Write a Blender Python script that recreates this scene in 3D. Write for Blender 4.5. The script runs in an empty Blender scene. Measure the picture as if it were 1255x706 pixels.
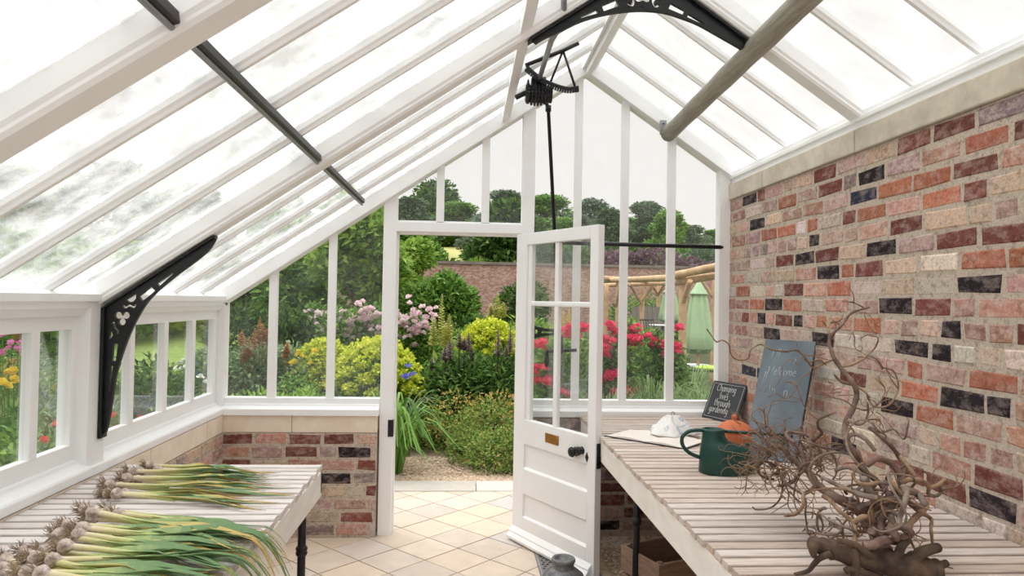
import bpy, math, random
import numpy as np
from mathutils import Vector, Matrix
C = bpy.context.scene.collection
R = random.Random(7)
PI = math.pi
# ------------------------------------------------------------------ camera
F = 850.0; W, H = 1255, 706
YAW = math.atan2(57.5, F); PITCH = math.atan2(16, F); ROLL = 0.0175; EYE = Vector((0, 0, 1.55))
fw = Vector((math.sin(YAW)*math.cos(PITCH), math.cos(YAW)*math.cos(PITCH), math.sin(PITCH)))
r0 = Vector((math.cos(YAW), -math.sin(YAW), 0)); u0 = r0.cross(fw)
RT = r0*math.cos(ROLL)+u0*math.sin(ROLL); UP = -r0*math.sin(ROLL)+u0*math.cos(ROLL)
cam = bpy.data.objects.new('camera', bpy.data.cameras.new('camera')); C.objects.link(cam)
cam.data.sensor_width = 36; cam.data.lens = 36*F/W; cam.data.clip_start = .05; cam.data.clip_end = 500
M4 = Matrix((RT, UP, -fw)).transposed().to_4x4(); M4.translation = EYE; cam.matrix_world = M4
bpy.context.scene.camera = cam
def ray(px, py): return fw + RT*((px-W/2)/F) - UP*((py-H/2)/F)
def at(px, py, y):            # surveyed point at depth y
    d = ray(px, py); return EYE + d*(y/d.y)
def atz(px, py, z):
    d = ray(px, py); return EYE + d*((z-EYE.z)/d.z)

# ------------------------------------------------------------------ materials
def S(c):  # sRGB 0-255 -> linear
    return tuple((v/255/12.92 if v/255 <= .04045 else ((v/255+.055)/1.055)**2.4) for v in c) + (1,)
class Mat:
    def __init__(s, name):
        s.m = bpy.data.materials.new(name); s.m.use_nodes = True; s.t = s.m.node_tree; s.n = s.t.nodes; s.l = s.t.links
        s.b = s.n['Principled BSDF']; s.out = s.n['Material Output']
    def new(s, kind, **kw):
        n = s.n.new(kind)
        for k, v in kw.items(): setattr(n, k, v)
        return n
    def link(s, a, b): s.l.new(a, b)
def noise(M, scale, detail=4, rough=.55, stretch=None, coord='Object'):
    tc = M.new('ShaderNodeTexCoord'); src = tc.outputs[coord]
    if stretch:
        mp = M.new('ShaderNodeMapping'); mp.inputs['Scale'].default_value = stretch; M.link(src, mp.inputs[0]); src = mp.outputs[0]
    n = M.new('ShaderNodeTexNoise'); n.inputs['Scale'].default_value = scale; n.inputs['Detail'].default_value = detail; n.inputs['Roughness'].default_value = rough
    M.link(src, n.inputs['Vector']); return n.outputs['Fac']
def ramp(M, fac, stops, interp='LINEAR'):
    r = M.new('ShaderNodeValToRGB'); r.color_ramp.interpolation = interp
    e = r.color_ramp.elements
    while len(e) < len(stops): e.new(.5)
    for i, (p, c) in enumerate(stops): e[i].position = p; e[i].color = c
    M.link(fac, r.inputs[0]); return r.outputs[0]
def mix(M, f, a, b, mode='MIX'):
    x = M.new('ShaderNodeMix', data_type='RGBA', blend_type=mode)
    for sock, v in ((x.inputs[0], f), (x.inputs[6], a), (x.inputs[7], b)):
        if hasattr(v, 'is_linked'): M.link(v, sock)
        else: sock.default_value = v
    return x.outputs[2]
def bump(M, h, strength=.2, dist=.01):
    b = M.new('ShaderNodeBump'); b.inputs['Strength'].default_value = strength; b.inputs['Distance'].default_value = dist
    M.link(h, b.inputs['Height']); M.link(b.outputs[0], M.b.inputs['Normal'])
def simple(name, c, rough=.6, metal=0, c2=None, scale=8, stretch=None, bmp=0, spec=.5):
    M = Mat(name); M.b.inputs['Roughness'].default_value = rough; M.b.inputs['Metallic'].default_value = metal
    M.b.inputs['Specular IOR Level'].default_value = spec
    if c2:
        f = noise(M, scale, 5, .6, stretch); M.link(ramp(M, f, [(.32, S(c)), (.68, S(c2))]), M.b.inputs['Base Color'])
        if bmp: bump(M, f, bmp)
    else: M.b.inputs['Base Color'].default_value = S(c)
    return M.m
def attr_mat(name, stops, rough=.7, trans=0, interp='LINEAR', nz=0, nscale=30, stretch=None, bmp=0, spec=.3):
    M = Mat(name); a = M.new('ShaderNodeAttribute', attribute_name='rnd'); f = a.outputs['Fac']
    col = ramp(M, f, [(p, S(c)) for p, c in stops], interp)
    if nz:
        n = noise(M, nscale, 5, .65, stretch); g = ramp(M, n, [(.3, (1-nz, 1-nz, 1-nz, 1)), (.7, (1, 1, 1, 1))]); col = mix(M, 1.0, col, g, 'MULTIPLY')
        if bmp: bump(M, n, bmp)
    M.link(col, M.b.inputs['Base Color']); M.b.inputs['Roughness'].default_value = rough; M.b.inputs['Specular IOR Level'].default_value = spec
    if trans:
        t = M.new('ShaderNodeBsdfTranslucent'); M.link(col, t.inputs[0]); ms = M.new('ShaderNodeMixShader'); ms.inputs[0].default_value = trans
        M.link(M.b.outputs[0], ms.inputs[1]); M.link(t.outputs[0], ms.inputs[2]); M.link(ms.outputs[0], M.out.inputs[0])
    return M.m
def col_attr_mat(name, rough=.9, white=.4, spec=.2):  # per-brick colours, lime-wash blotches, grain
    M = Mat(name); a = M.new('ShaderNodeAttribute', attribute_name='bcol')
    n1 = noise(M, 16, 6, .7, (1, 1, 1.8)); n2 = noise(M, 110, 4, .6); n3 = noise(M, 42, 5, .7)
    wash = ramp(M, n1, [(.46, (0, 0, 0, 1)), (.62, (white, white, white, 1))])
    am = M.new('ShaderNodeMath', operation='MULTIPLY'); M.link(wash, am.inputs[0]); M.link(a.outputs['Alpha'], am.inputs[1])
    c = mix(M, am.outputs[0], a.outputs['Color'], S((214, 194, 184)))
    c = mix(M, 1, c, ramp(M, n2, [(.3, (.74, .72, .72, 1)), (.65, (1.06, 1.06, 1.06, 1))]), 'MULTIPLY')
    c = mix(M, 1, c, ramp(M, n3, [(.36, (.66, .62, .62, 1)), (.5, (1, 1, 1, 1))]), 'MULTIPLY')
    M.link(c, M.b.inputs['Base Color']); M.b.inputs['Roughness'].default_value = rough; M.b.inputs['Specular IOR Level'].default_value = spec
    bump(M, n3, .35, .004); return M.m
def glass_mat(name, haze, seed_scale=3.0, gloss=.6, lo=.35, hi=.75, tint=(.975, .985, .98, 1), fade=None):
    M = Mat(name); tr = M.new('ShaderNodeBsdfTransparent'); tr.inputs[0].default_value = tint
    gl = M.new('ShaderNodeBsdfGlossy'); gl.inputs['Roughness'].default_value = .03; gl.inputs[0].default_value = (1, 1, 1, 1)
    fr = M.new('ShaderNodeFresnel'); fr.inputs[0].default_value = 1.45
    mu = M.new('ShaderNodeMath', operation='MULTIPLY'); mu.inputs[1].default_value = gloss; M.link(fr.outputs[0], mu.inputs[0])
    m1 = M.new('ShaderNodeMixShader'); M.link(mu.outputs[0], m1.inputs[0]); M.link(tr.outputs[0], m1.inputs[1]); M.link(gl.outputs[0], m1.inputs[2])
    df = M.new('ShaderNodeBsdfDiffuse'); df.inputs[0].default_value = (.9, .9, .89, 1)
    tl = M.new('ShaderNodeBsdfTranslucent'); tl.inputs[0].default_value = (.95, .95, .94, 1)
    hz = M.new('ShaderNodeMixShader'); hz.inputs[0].default_value = .9; M.link(df.outputs[0], hz.inputs[1]); M.link(tl.outputs[0], hz.inputs[2])
    n = noise(M, seed_scale, 6, .7); f = ramp(M, n, [(lo, (haze[0],)*3+(1,)), (hi, (haze[1],)*3+(1,))])
    m2 = M.new('ShaderNodeMixShader'); M.link(f, m2.inputs[0]); M.link(m1.outputs[0], m2.inputs[1]); M.link(hz.outputs[0], m2.inputs[2])
    M.link(m2.outputs[0], M.out.inputs[0]); return M.m

m_white = simple('white_paint', (243, 243, 243), .45, c2=(247, 247, 247), scale=5)
m_white2 = simple('door_paint', (238, 237, 237), .4, c2=(243, 242, 242), scale=3)
m_glass = glass_mat('window_glass', (.008, .045), 2.5, .22)
m_roofglass = glass_mat('roof_glass', (.06, .42), 5.0, .35, .36, .66)
m_roofclear = glass_mat('clear_roof_glass', (.04, .14), 4.0, .05, .34, .66)
m_doorglass = glass_mat('door_glass', (.004, .02), 3, .10)
m_brick = col_attr_mat('old_brick', white=.75)
m_stone = simple('coping_stone', (226, 208, 188), .9, c2=(240, 226, 210), scale=9, bmp=.25)
m_cap = simple('concrete_cap', (183, 173, 156), .95, c2=(214, 204, 187), scale=7, bmp=.35)
m_black = simple('black_iron', (18, 18, 21), .42, c2=(26, 27, 31), scale=40, spec=.4)
m_rail = simple('black_aluminium', (28, 29, 31), .35, .3)
m_grey_metal = simple('galvanised_steel', (150, 152, 155), .4, .6)
m_brass = simple('brass', (176, 128, 62), .4, .7, c2=(158, 110, 50), scale=14)
m_pole = simple('weathered_timber', (136, 132, 120), .85, c2=(168, 163, 149), scale=10, stretch=(9, .6, 9), bmp=.3)
m_slat = attr_mat('bleached_slats', [(0, (206, 186, 172)), (.35, (226, 209, 197)), (.7, (214, 199, 190)), (1, (234, 220, 211))], .85, nz=.42, nscale=7, stretch=(1.0, 22, 12), bmp=.25, spec=.15)
m_slat_l = attr_mat('pale_slats', [(0, (212, 200, 192)), (.5, (230, 221, 215)), (1, (238, 230, 225))], .85, nz=.34, nscale=7, stretch=(1.0, 22, 12), bmp=.25, spec=.15)
m_apron = simple('worn_white_board', (222, 215, 206), .7, c2=(234, 229, 223), scale=6, stretch=(1, 1, 3))
m_edge = simple('bare_wood_edge', (176, 146, 112), .85, c2=(205, 184, 158), scale=22)
m_tile = attr_mat('stone_tiles', [(0, (206, 190, 176)), (.3, (222, 200, 178)), (.55, (212, 198, 186)), (.8, (228, 206, 184)), (1, (198, 190, 186))], .5, nz=.16, nscale=7, bmp=.03)
m_tile_out = attr_mat('worn_paving', [(0, (190, 182, 172)), (.5, (204, 194, 182)), (1, (212, 204, 192))], .7, nz=.15, nscale=6)
m_grout = simple('grout', (112, 94, 78), .95)
m_gravel = simple('gravel', (156, 134, 114), .95, c2=(206, 182, 158), scale=60, bmp=.6)
m_pebble = attr_mat('pebbles', [(0, (150, 124, 104)), (.4, (190, 164, 140)), (.7, (208, 184, 158)), (1, (224, 204, 182))], .9)
m_soil = simple('garden_soil', (70, 62, 44), 1, c2=(78, 92, 46), scale=3)
m_field = simple('dry_grass', (196, 180, 122), 1, c2=(176, 176, 108), scale=.6)
m_lawn = simple('lawn', (128, 150, 74), 1, c2=(150, 168, 92), scale=2)
m_terracotta = simple('terracotta', (186, 98, 60), .8, c2=(204, 118, 78), scale=9)
m_can = simple('green_plastic', (8, 56, 48), .36, c2=(10, 64, 54), scale=5)
m_slate = simple('slate', (50, 52, 56), .75, c2=(66, 68, 72), scale=6)
m_slate_blue = simple('blue_grey_slate', (84, 96, 106), .7, c2=(112, 124, 132), scale=7, stretch=(1, 1, .5))
m_dark = simple('dark_board_back', (26, 24, 24), .8)
m_chalk = simple('chalk', (222, 222, 220), 1)
m_chalkf = simple('faint_chalk', (186, 194, 198), 1)
m_paper = simple('book_pages', (232, 222, 214), .8)
m_cover = simple('book_cover', (36, 32, 32), .6)
m_cast = simple('cast_metal', (84, 84, 86), .5, .3, c2=(136, 136, 136), scale=34, bmp=.5)
m_grate = simple('grating_metal', (118, 116, 116), .6, .3, c2=(140, 137, 135), scale=20)
m_pit = simple('dark_trench', (10, 9, 9), 1)
m_crate = simple('crate_wood', (118, 92, 74), .85, c2=(146, 118, 98), scale=8, stretch=(1, 1, 6))
m_bark = simple('hazel_bark', (84, 64, 56), .85, c2=(140, 114, 102), scale=24, bmp=.4)
m_bark2 = simple('grey_bark', (104, 88, 80), .85, c2=(158, 140, 126), scale=24, bmp=.4)
m_twig = simple('twig_bark', (116, 88, 72), .85, c2=(172, 142, 112), scale=24)
m_twig2 = simple('fine_twig_bark', (104, 78, 62), .85, c2=(150, 120, 92), scale=24)
m_log = simple('log_bark', (46, 36, 32), .95, c2=(104, 84, 68), scale=16, bmp=.7)
m_bulb = simple('garlic_skin', (226, 212, 200), .75, c2=(122, 98, 84), scale=60, bmp=.4)
m_root = simple('muddy_roots', (128, 106, 84), 1, c2=(172, 150, 124), scale=60)
m_neck = attr_mat('garlic_stem', [(0, (228, 212, 182)), (.35, (216, 206, 152)), (.75, (170, 188, 108)), (1, (126, 162, 84))], .55, nz=.12, nscale=30, stretch=(1, 6, 6))
m_leafg = attr_mat('garlic_leaf', [(0, (180, 196, 132)), (.2, (132, 164, 112)), (.7, (122, 156, 110)), (.86, (192, 184, 112)), (1, (218, 190, 130))], .5, .25, nz=.15, nscale=18, stretch=(1, 14, 14))
m_leafy = attr_mat('yellowed_garlic_leaf', [(0, (204, 200, 132)), (.4, (222, 198, 124)), (1, (206, 164, 104))], .6, .25, nz=.15, nscale=18)
m_bundle = Mat('blue_patterned_white')
_f = noise(m_bundle, 13, 2, .5); m_bundle.link(ramp(m_bundle, _f, [(.5, S((236, 234, 230))), (.56, S((170, 186, 206))), (.6, S((232, 231, 229)))]), m_bundle.b.inputs['Base Color']); m_bundle.b.inputs['Roughness'].default_value = .8; m_bundle = m_bundle.m
m_gwall = Mat('garden_brick')
_b = m_gwall.new('ShaderNodeTexBrick'); _tc = m_gwall.new('ShaderNodeTexCoord'); _mp = m_gwall.new('ShaderNodeMapping'); _mp.inputs['Rotation'].default_value = (PI/2, 0, 0)
m_gwall.link(_tc.outputs['Object'], _mp.inputs[0]); m_gwall.link(_mp.outputs[0], _b.inputs[0])
_b.inputs['Scale'].default_value = 6.5; _b.inputs['Color1'].default_value = S((160, 112, 98)); _b.inputs['Color2'].default_value = S((206, 172, 160)); _b.inputs['Mortar'].default_value = S((190, 170, 158)); _b.inputs['Mortar Size'].default_value = .014
m_gwall.link(_b.outputs[0], m_gwall.b.inputs['Base Color']); m_gwall.b.inputs['Roughness'].default_value = .95; m_gwall = m_gwall.m
m_rustic = simple('rustic_pole', (190, 150, 112), .85, c2=(214, 182, 146), scale=8)
m_parasol = simple('pale_green_canvas', (164, 192, 148), .85, c2=(180, 204, 164), scale=4)
m_parasol2 = simple('shaded_green_canvas', (112, 146, 108), .85, c2=(140, 168, 128), scale=14)
m_tabletop = simple('white_table', (226, 228, 230), .5)
m_lime = simple('lime_cushion', (176, 200, 74), .8)
m_shed = simple('grey_boards', (132, 122, 116), .9, c2=(152, 142, 136), scale=6, stretch=(6, 6, 1))
def leafmat(n, stops, trans=.35, rough=.55): return attr_mat(n, stops, rough, trans, spec=.25)
g_dark = leafmat('dark_leaves', [(0, (40, 62, 28)), (.5, (70, 104, 46)), (1, (112, 146, 70))])
g_mid = leafmat('mid_leaves', [(0, (66, 104, 42)), (.5, (108, 150, 62)), (1, (158, 190, 98))])
g_bright = leafmat('bright_leaves', [(0, (98, 138, 52)), (.5, (144, 180, 76)), (1, (192, 212, 116))])
g_grey = leafmat('grey_green_leaves', [(0, (92, 116, 80)), (.5, (134, 158, 112)), (1, (176, 194, 150))])
g_deep = leafmat('deep_green_leaves', [(0, (46, 78, 36)), (.5, (84, 122, 54)), (1, (134, 166, 88))])
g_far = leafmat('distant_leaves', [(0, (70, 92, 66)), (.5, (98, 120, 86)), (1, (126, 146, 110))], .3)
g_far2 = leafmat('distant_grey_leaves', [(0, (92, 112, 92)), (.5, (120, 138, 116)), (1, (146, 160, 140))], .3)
g_lime = leafmat('lime_bracts', [(0, (156, 178, 44)), (.4, (204, 212, 62)), (1, (236, 236, 104))])
g_orange = leafmat('orange_tinted_leaves', [(0, (120, 144, 62)), (.4, (168, 168, 84)), (.75, (204, 170, 98)), (1, (214, 160, 104))])
g_mix = leafmat('flecked_leaves', [(0, (76, 108, 46)), (.45, (130, 160, 76)), (.9, (176, 186, 104)), (1, (196, 158, 112))])
g_pink = leafmat('pale_pink_petals', [(0, (226, 190, 200)), (.5, (242, 222, 226)), (1, (250, 244, 244))], .3)
g_red = leafmat('crimson_petals', [(0, (204, 28, 76)), (.5, (236, 58, 106)), (1, (248, 112, 146))], .3)
g_poppy = leafmat('poppy_petals', [(0, (216, 62, 58)), (1, (240, 108, 96))], .3)
g_cosmos = leafmat('cosmos_petals', [(0, (196, 82, 150)), (1, (236, 160, 204))], .3)
g_yellow = leafmat('yellow_petals', [(0, (216, 186, 48)), (1, (240, 220, 90))], .3)
g_spire = leafmat('pale_yellow_florets', [(0, (170, 178, 78)), (.5, (212, 212, 122)), (1, (232, 228, 156))], .3)
g_purple = leafmat('dusky_purple_bracts', [(0, (96, 72, 84)), (.6, (134, 106, 114)), (1, (182, 154, 156))], .2)
g_blue = leafmat('blue_petals', [(0, (110, 116, 196)), (1, (150, 154, 222))], .3)
g_rust = leafmat('rust_plumes', [(0, (170, 112, 60)), (.5, (200, 146, 90)), (1, (222, 182, 130))], .3)
g_mauve = leafmat('mauve_leaves', [(0, (110, 86, 96)), (1, (150, 122, 130))], .3)
g_blade = leafmat('grass_blades', [(0, (92, 128, 72)), (.5, (138, 166, 106)), (1, (184, 200, 150))])

# ------------------------------------------------------------------ mesh builder
class MB:
    def __init__(s): s.v = []; s.f = []; s.r = []; s.c = []; s.sm = []
    def add(s, vs, fs, rnd=0., col=None, smooth=False):
        o = len(s.v); s.v += [tuple(v) for v in vs]
        for f in fs: s.f.append(tuple(i+o for i in f)); s.r.append(rnd); s.c.append(col or (1, 1, 1, 1)); s.sm.append(smooth)
        return s
    def box(s, x0, x1, y0, y1, z0, z1, rnd=0., M=None):
        vs = [Vector((x, y, z)) for z in (z0, z1) for y in (y0, y1) for x in (x0, x1)]
        if M is not None: vs = [M @ v for v in vs]
        return s.add(vs, [(0, 2, 3, 1), (4, 5, 7, 6), (0, 1, 5, 4), (2, 6, 7, 3), (0, 4, 6, 2), (1, 3, 7, 5)], rnd)
    def prism(s, p0, p1, prof, side, up, rnd=0.):       # extrude profile [(a,b)] from p0 to p1
        p0, p1, side, up = map(Vector, (p0, p1, side, up)); n = len(prof)
        vs = [p+side*a+up*b for p in (p0, p1) for a, b in prof]
        fs = [(i, (i+1) % n, n+(i+1) % n, n+i) for i in range(n)] + [tuple(range(n))[::-1], tuple(range(n, 2*n))]
        return s.add(vs, fs, rnd)
    def tube(s, pts, rad, n=8, rnd=0., cap=True, rnds=None):
        pts = [Vector(p) for p in pts]; m = len(pts)
        if not hasattr(rad, '__len__'): rad = [rad]*m
        t = (pts[1]-pts[0]).normalized(); a = t.orthogonal().normalized(); o = len(s.v); vs = []
        for i, p in enumerate(pts):
            t2 = (pts[min(i+1, m-1)]-pts[max(i-1, 0)])
            t2 = t2.normalized() if t2.length > 1e-9 else t
            a = (a - t2*a.dot(t2)); a = a.normalized() if a.length > 1e-6 else t2.orthogonal().normalized(); b = t2.cross(a); t = t2
            vs += [p+(a*math.cos(2*PI*k/n)+b*math.sin(2*PI*k/n))*rad[i] for k in range(n)]
        for i in range(m-1):
            s.add([], [], 0)
            for k in range(n):
                s.f.append((o+i*n+k, o+i*n+(k+1) % n, o+(i+1)*n+(k+1) % n, o+(i+1)*n+k)); s.r.append(rnds[i] if rnds else rnd); s.c.append((1, 1, 1, 1)); s.sm.append(True)
        s.v += [tuple(v) for v in vs]
        if cap:
            for base, rev in ((0, True), ((m-1)*n, False)):
                ring = [o+base+k for k in range(n)]; s.f.append(tuple(ring[::-1] if rev else ring)); s.r.append(rnd); s.c.append((1, 1, 1, 1)); s.sm.append(False)
        return s
    def lathe(s, prof, n=24, org=(0, 0, 0), rnd=0., mod=None):
        o = Vector(org); vs = []; m = len(prof)
        for i, (r, z) in enumerate(prof):
            for k in range(n):
                a = 2*PI*k/n; rr = r*(mod(a, i/(m-1)) if mod else 1); vs.append(o+Vector((rr*math.cos(a), rr*math.sin(a), z)))
        fs = [(i*n+k, i*n+(k+1) % n, (i+1)*n+(k+1) % n, (i+1)*n+k) for i in range(m-1) for k in range(n)]
        return s.add(vs, fs, rnd, smooth=True)
    def build(s, name, mat, parent=None, bevel=0, rnd=False, xf=None):
        me = bpy.data.meshes.new(name); me.from_pydata(s.v, [], s.f)
        if any(s.sm): me.polygons.foreach_set('use_smooth', s.sm)
        a = me.attributes.new('rnd', 'FLOAT', 'FACE'); a.data.foreach_set('value', s.r)
        if any(c != (1, 1, 1, 1) for c in s.c):
            a = me.attributes.new('bcol', 'FLOAT_COLOR', 'FACE'); a.data.foreach_set('color', np.array(s.c, dtype='f').ravel())
        me.materials.append(mat); me.update()
        return link(name, me, parent, bevel)
def link(name, me, parent=None, bevel=0):
    o = bpy.data.objects.new(name, me); C.objects.link(o)
    if parent:
        o.parent = parent
        if parent.type == 'EMPTY' or True: o.matrix_parent_inverse = Matrix.Identity(4)
    if bevel:
        b = o.modifiers.new('bevel', 'BEVEL'); b.width = bevel; b.segments = 2; b.limit_method = 'ANGLE'
    return o
def tag(o, label=None, cat=None, group=None, kind=None):
    for k, v in (('label', label), ('category', cat), ('group', group), ('kind', kind)):
        if v: o[k] = v
    return o
def thing(name, label, cat, loc=(0, 0, 0), rz=0, group=None, kind=None):
    o = bpy.data.objects.new(name, None); C.objects.link(o); o.location = loc; o.rotation_euler = (0, 0, rz); o.empty_display_size = .05
    return tag(o, label, cat, group, kind)
def rel(parent, p): return Vector(p)-Vector(parent.location)
def shape2d(name, splines, depth, mat, parent, org, ux, uy, bevel=0, res=6):
    """filled 2-D outline with holes, extruded; org + ux*a + uy*b ; each spline = list of (a,b) (polygon)"""
    cu = bpy.data.curves.new(name, 'CURVE'); cu.dimensions = '2D'; cu.fill_mode = 'BOTH'; cu.extrude = depth/2; cu.bevel_depth = bevel
    for sp in splines:
        p = cu.splines.new('POLY'); p.points.add(len(sp)-1); p.use_cyclic_u = True
        for i, (a, b) in enumerate(sp): p.points[i].co = (a, b, 0, 1)
    tmp = bpy.data.objects.new(name, cu); C.objects.link(tmp)
    me = bpy.data.meshes.new_from_object(tmp.evaluated_get(bpy.context.evaluated_depsgraph_get()))
    bpy.data.objects.remove(tmp); bpy.data.curves.remove(cu)
    ux, uy = Vector(ux), Vector(uy); M = Matrix((ux, uy, ux.cross(uy))).transposed().to_4x4(); M.translation = Vector(org); me.transform(M)
    me.materials.clear(); me.materials.append(mat)
    return link(name, me, parent)
def circ(cx, cy, r, n=14, ry=None): return [(cx+r*math.cos(2*PI*k/n), cy+(ry or r)*math.sin(2*PI*k/n)) for k in range(n)]
def smooth(pts, k=4):  # Catmull-Rom
    P = [Vector(p) for p in pts]; out = []
    for i in range(len(P)-1):
        a, b, c, d = P[max(i-1, 0)], P[i], P[i+1], P[min(i+2, len(P)-1)]
        for j in range(k):
            t = j/k; out.append(.5*((2*b)+(c-a)*t+(2*a-5*b+4*c-d)*t*t+(3*b-a-3*c+d)*t**3))
    return out+[P[-1]]
def bar2(pts, r0, r1=None):  # outline of a tapering stroke
    P = [Vector((p[0], p[1])) for p in smooth([(a, b, 0) for a, b in pts], 4)]; n = len(P); L = []; Rr = []
    for i, p in enumerate(P):
        t = (P[min(i+1, n-1)]-P[max(i-1, 0)]).normalized(); nn = Vector((-t.y, t.x)); r = r0+((r1 if r1 is not None else r0)-r0)*i/(n-1)
        L.append(p+nn*r); Rr.append(p-nn*r)
    return [tuple(p) for p in L+Rr[::-1]]
ORD = ['first', 'second', 'third', 'fourth', 'fifth', 'sixth', 'seventh', 'eighth', 'ninth', 'tenth', 'eleventh', 'twelfth', 'thirteenth', 'fourteenth', 'fifteenth', 'sixteenth', 'seventeenth', 'eighteenth', 'nineteenth', 'twentieth', 'twenty-first', 'twenty-second', 'twenty-third', 'twenty-fourth']

# ------------------------------------------------------------------ greenhouse setting
SL = .675; TH = math.atan(SL); XR, ZR = .80, 3.09
def zl(x): return 1.51+SL*(x+1.54)          # underside of left rafters
def zr(x): return 3.094-SL*(x-.79)
YG = 4.62                                    # front of the gable frame
YN = -1.3
# brick walls -----------------------------------------------------------------
PAL = dict(X=(206, 176, 160, 1), K=(44, 36, 42, .35), B=(50, 56, 74, .4), R=(128, 76, 68, .45), O=(186, 118, 92, .5), W=(220, 206, 194, .5), P=(196, 156, 142, 1), M=(180, 148, 142, 1), G=(148, 130, 128, .9), C=(204, 178, 156, .8), D=(182, 134, 118, .9))
DEF = 'PPPPPMMMMXXXDDDGCCWWDDR'
def bricks(name, org, ud, nd, L, z0, z1, mat, over=(), defs=DEF, pitch=.0835, bh=.067, seed=1, parent=None, bl=.215, gap=.016, clipend=True):
    """wall of separate old bricks; ud = run direction, nd = outward normal"""
    rr = random.Random(seed); mb = MB(); ud, nd, org = Vector(ud), Vector(nd), Vector(org); up = Vector((0, 0, 1)); k = 0; z = z1-bh-.006; row = 0; cells = []
    while z > z0-bh*.6:
        u = -rr.random()*.2 if row % 2 else -rr.random()*.1
        header = (row % 5 == 4)
        while u < L:
            l = .105 if (header and rr.random() < .8) or rr.random() < .16 else bl*rr.uniform(.96, 1.03)
            a, b = max(u, 0), min(u+l, L)
            if b-a > .03: cells.append((a, b, z, z+bh))
            u += l+gap
        z -= pitch; row += 1
    for a, b, za, zb in cells:
        za = max(za, z0); key = rr.choice(defs)
        for (ou, oz, oc) in over:
            if a-.008 <= ou <= b+.008 and za-.009 <= oz <= zb+.009: key = oc
        c = PAL[key]; j = rr.uniform(.88, 1.1); col = S(tuple(min(255, v*j*rr.uniform(.97, 1.03)) for v in c[:3]))[:3]+(c[3],)
        d = rr.uniform(.002, .006); ch = .007
        q = lambda u, zz, dd: org+ud*u+up*zz+nd*dd
        jit = lambda: rr.uniform(-.005, .005)
        A = [q(a+jit(), za+jit(), -.004), q(b+jit(), za+jit(), -.004), q(b+jit(), zb+jit(), -.004), q(a+jit(), zb+jit(), -.004)]
        mid = lambda p, dd, i: p+nd*(dd+.004)+(ud*(1 if i in (0, 3) else -1)+up*(1 if i in (0, 1) else -1))*.0015
        B = [mid(p, d-ch*.5, i) for i, p in enumerate(A)]
        Cc = [p+nd*(ch*.5)+(ud*(1 if i in (0, 3) else -1)+up*(1 if i in (0, 1) else -1))*.005 for i, p in enumerate(B)]
        vs = A+B+Cc; fs = [(8, 9, 10, 11)]+[(i, (i+1) % 4, 4+(i+1) % 4, 4+i) for i in range(4)]+[(4+i, 4+(i+1) % 4, 8+(i+1) % 4, 8+i) for i in range(4)]
        mb.add(vs, fs, rr.random(), col)
    mor = S((200, 186, 170))[:3]+(.0,)
    e = lambda u, zz, dd: org+ud*u+up*zz+nd*dd
    vs = [e(u, zz, dd) for dd in (-.22, .0008) for zz in (z0, z1) for u in (0, L)]
    mb.add(vs, [(0, 2, 3, 1), (4, 5, 7, 6), (0, 1, 5, 4), (2, 6, 7, 3), (0, 4, 6, 2), (1, 3, 7, 5)], 0, mor)
    return mb.build(name, mat, parent)
def zz6(x, y): return (820+x/2.883, 220+y/2.883)
def zz3(x, y): return (820+x/2.883, y/2.883)
def zz9(x, y): return (820+x/2.869, 460+y/2.869)
marks = []
for fn, key, pts in [(zz6, 'K', [(325, 170), (728, 215), (1150, 245), (790, 425), (1135, 337), (985, 508), (865, 580), (945, 585), (345, 525), (355, 420), (450, 475), (580, 550), (320, 470), (455, 305), (520, 240), (580, 300), (275, 92)]),
                     (zz6, 'B', [(690, 27), (270, 655), (320, 665)]),
                     (zz6, 'R', [(790, 137), (1155, 155), (265, 470), (385, 475), (975, 255), (665, 293), (445, 365), (1070, 75), (920, 425), (390, 265), (425, 310), (330, 70), (560, 240)]),
                     (zz6, 'O', [(980, 30), (675, 155), (425, 205), (500, 188), (360, 212), (720, 490), (900, 655), (620, 360), (270, 375), (300, 422), (420, 422), (615, 297), (1145, 680), (525, 480), (430, 90), (1235, 235), (300, 325), (840, 45), (1060, 250)]),
                     (zz6, 'W', [(580, 175), (970, 335), (1065, 598), (490, 420), (320, 370), (380, 370), (780, 570), (485, 535), (910, 265), (1230, 595), (650, 405)]),
                     (zz3, 'K', [(1170, 440), (680, 655)]), (zz3, 'R', [(1085, 460), (585, 630), (925, 505), (1150, 600), (1220, 500)]), (zz3, 'O', [(980, 645), (1090, 530)]),
                     (zz9, 'K', [(1060, 70), (1125, 85), (830, 100), (1150, 445), (1225, 485), (620, 240)]), (zz9, 'B', [(900, 345)]), (zz9, 'R', [(970, 380), (840, 325), (690, 10)]), (zz9, 'O', [(1065, 240), (900, 40), (980, 130), (300, 60)]), (zz9, 'W', [(1200, 280), (1060, 500), (740, 95), (1180, 560)]), (zz9, 'D', [(980, 300), (1060, 240), (1130, 300)])]:
    for p in pts:
        x, y = fn(*p); d = ray(x, y); t = 1.8/d.x; P = EYE+d*t; marks.append((P.y-YN, P.z, key))
wr = bricks('wall_right', (1.80, YN, 0), (0, 1, 0), (-1, 0, 0), 4.70-YN, 0, 2.262, m_brick, marks, seed=5)
tag(wr, kind='structure')
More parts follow.
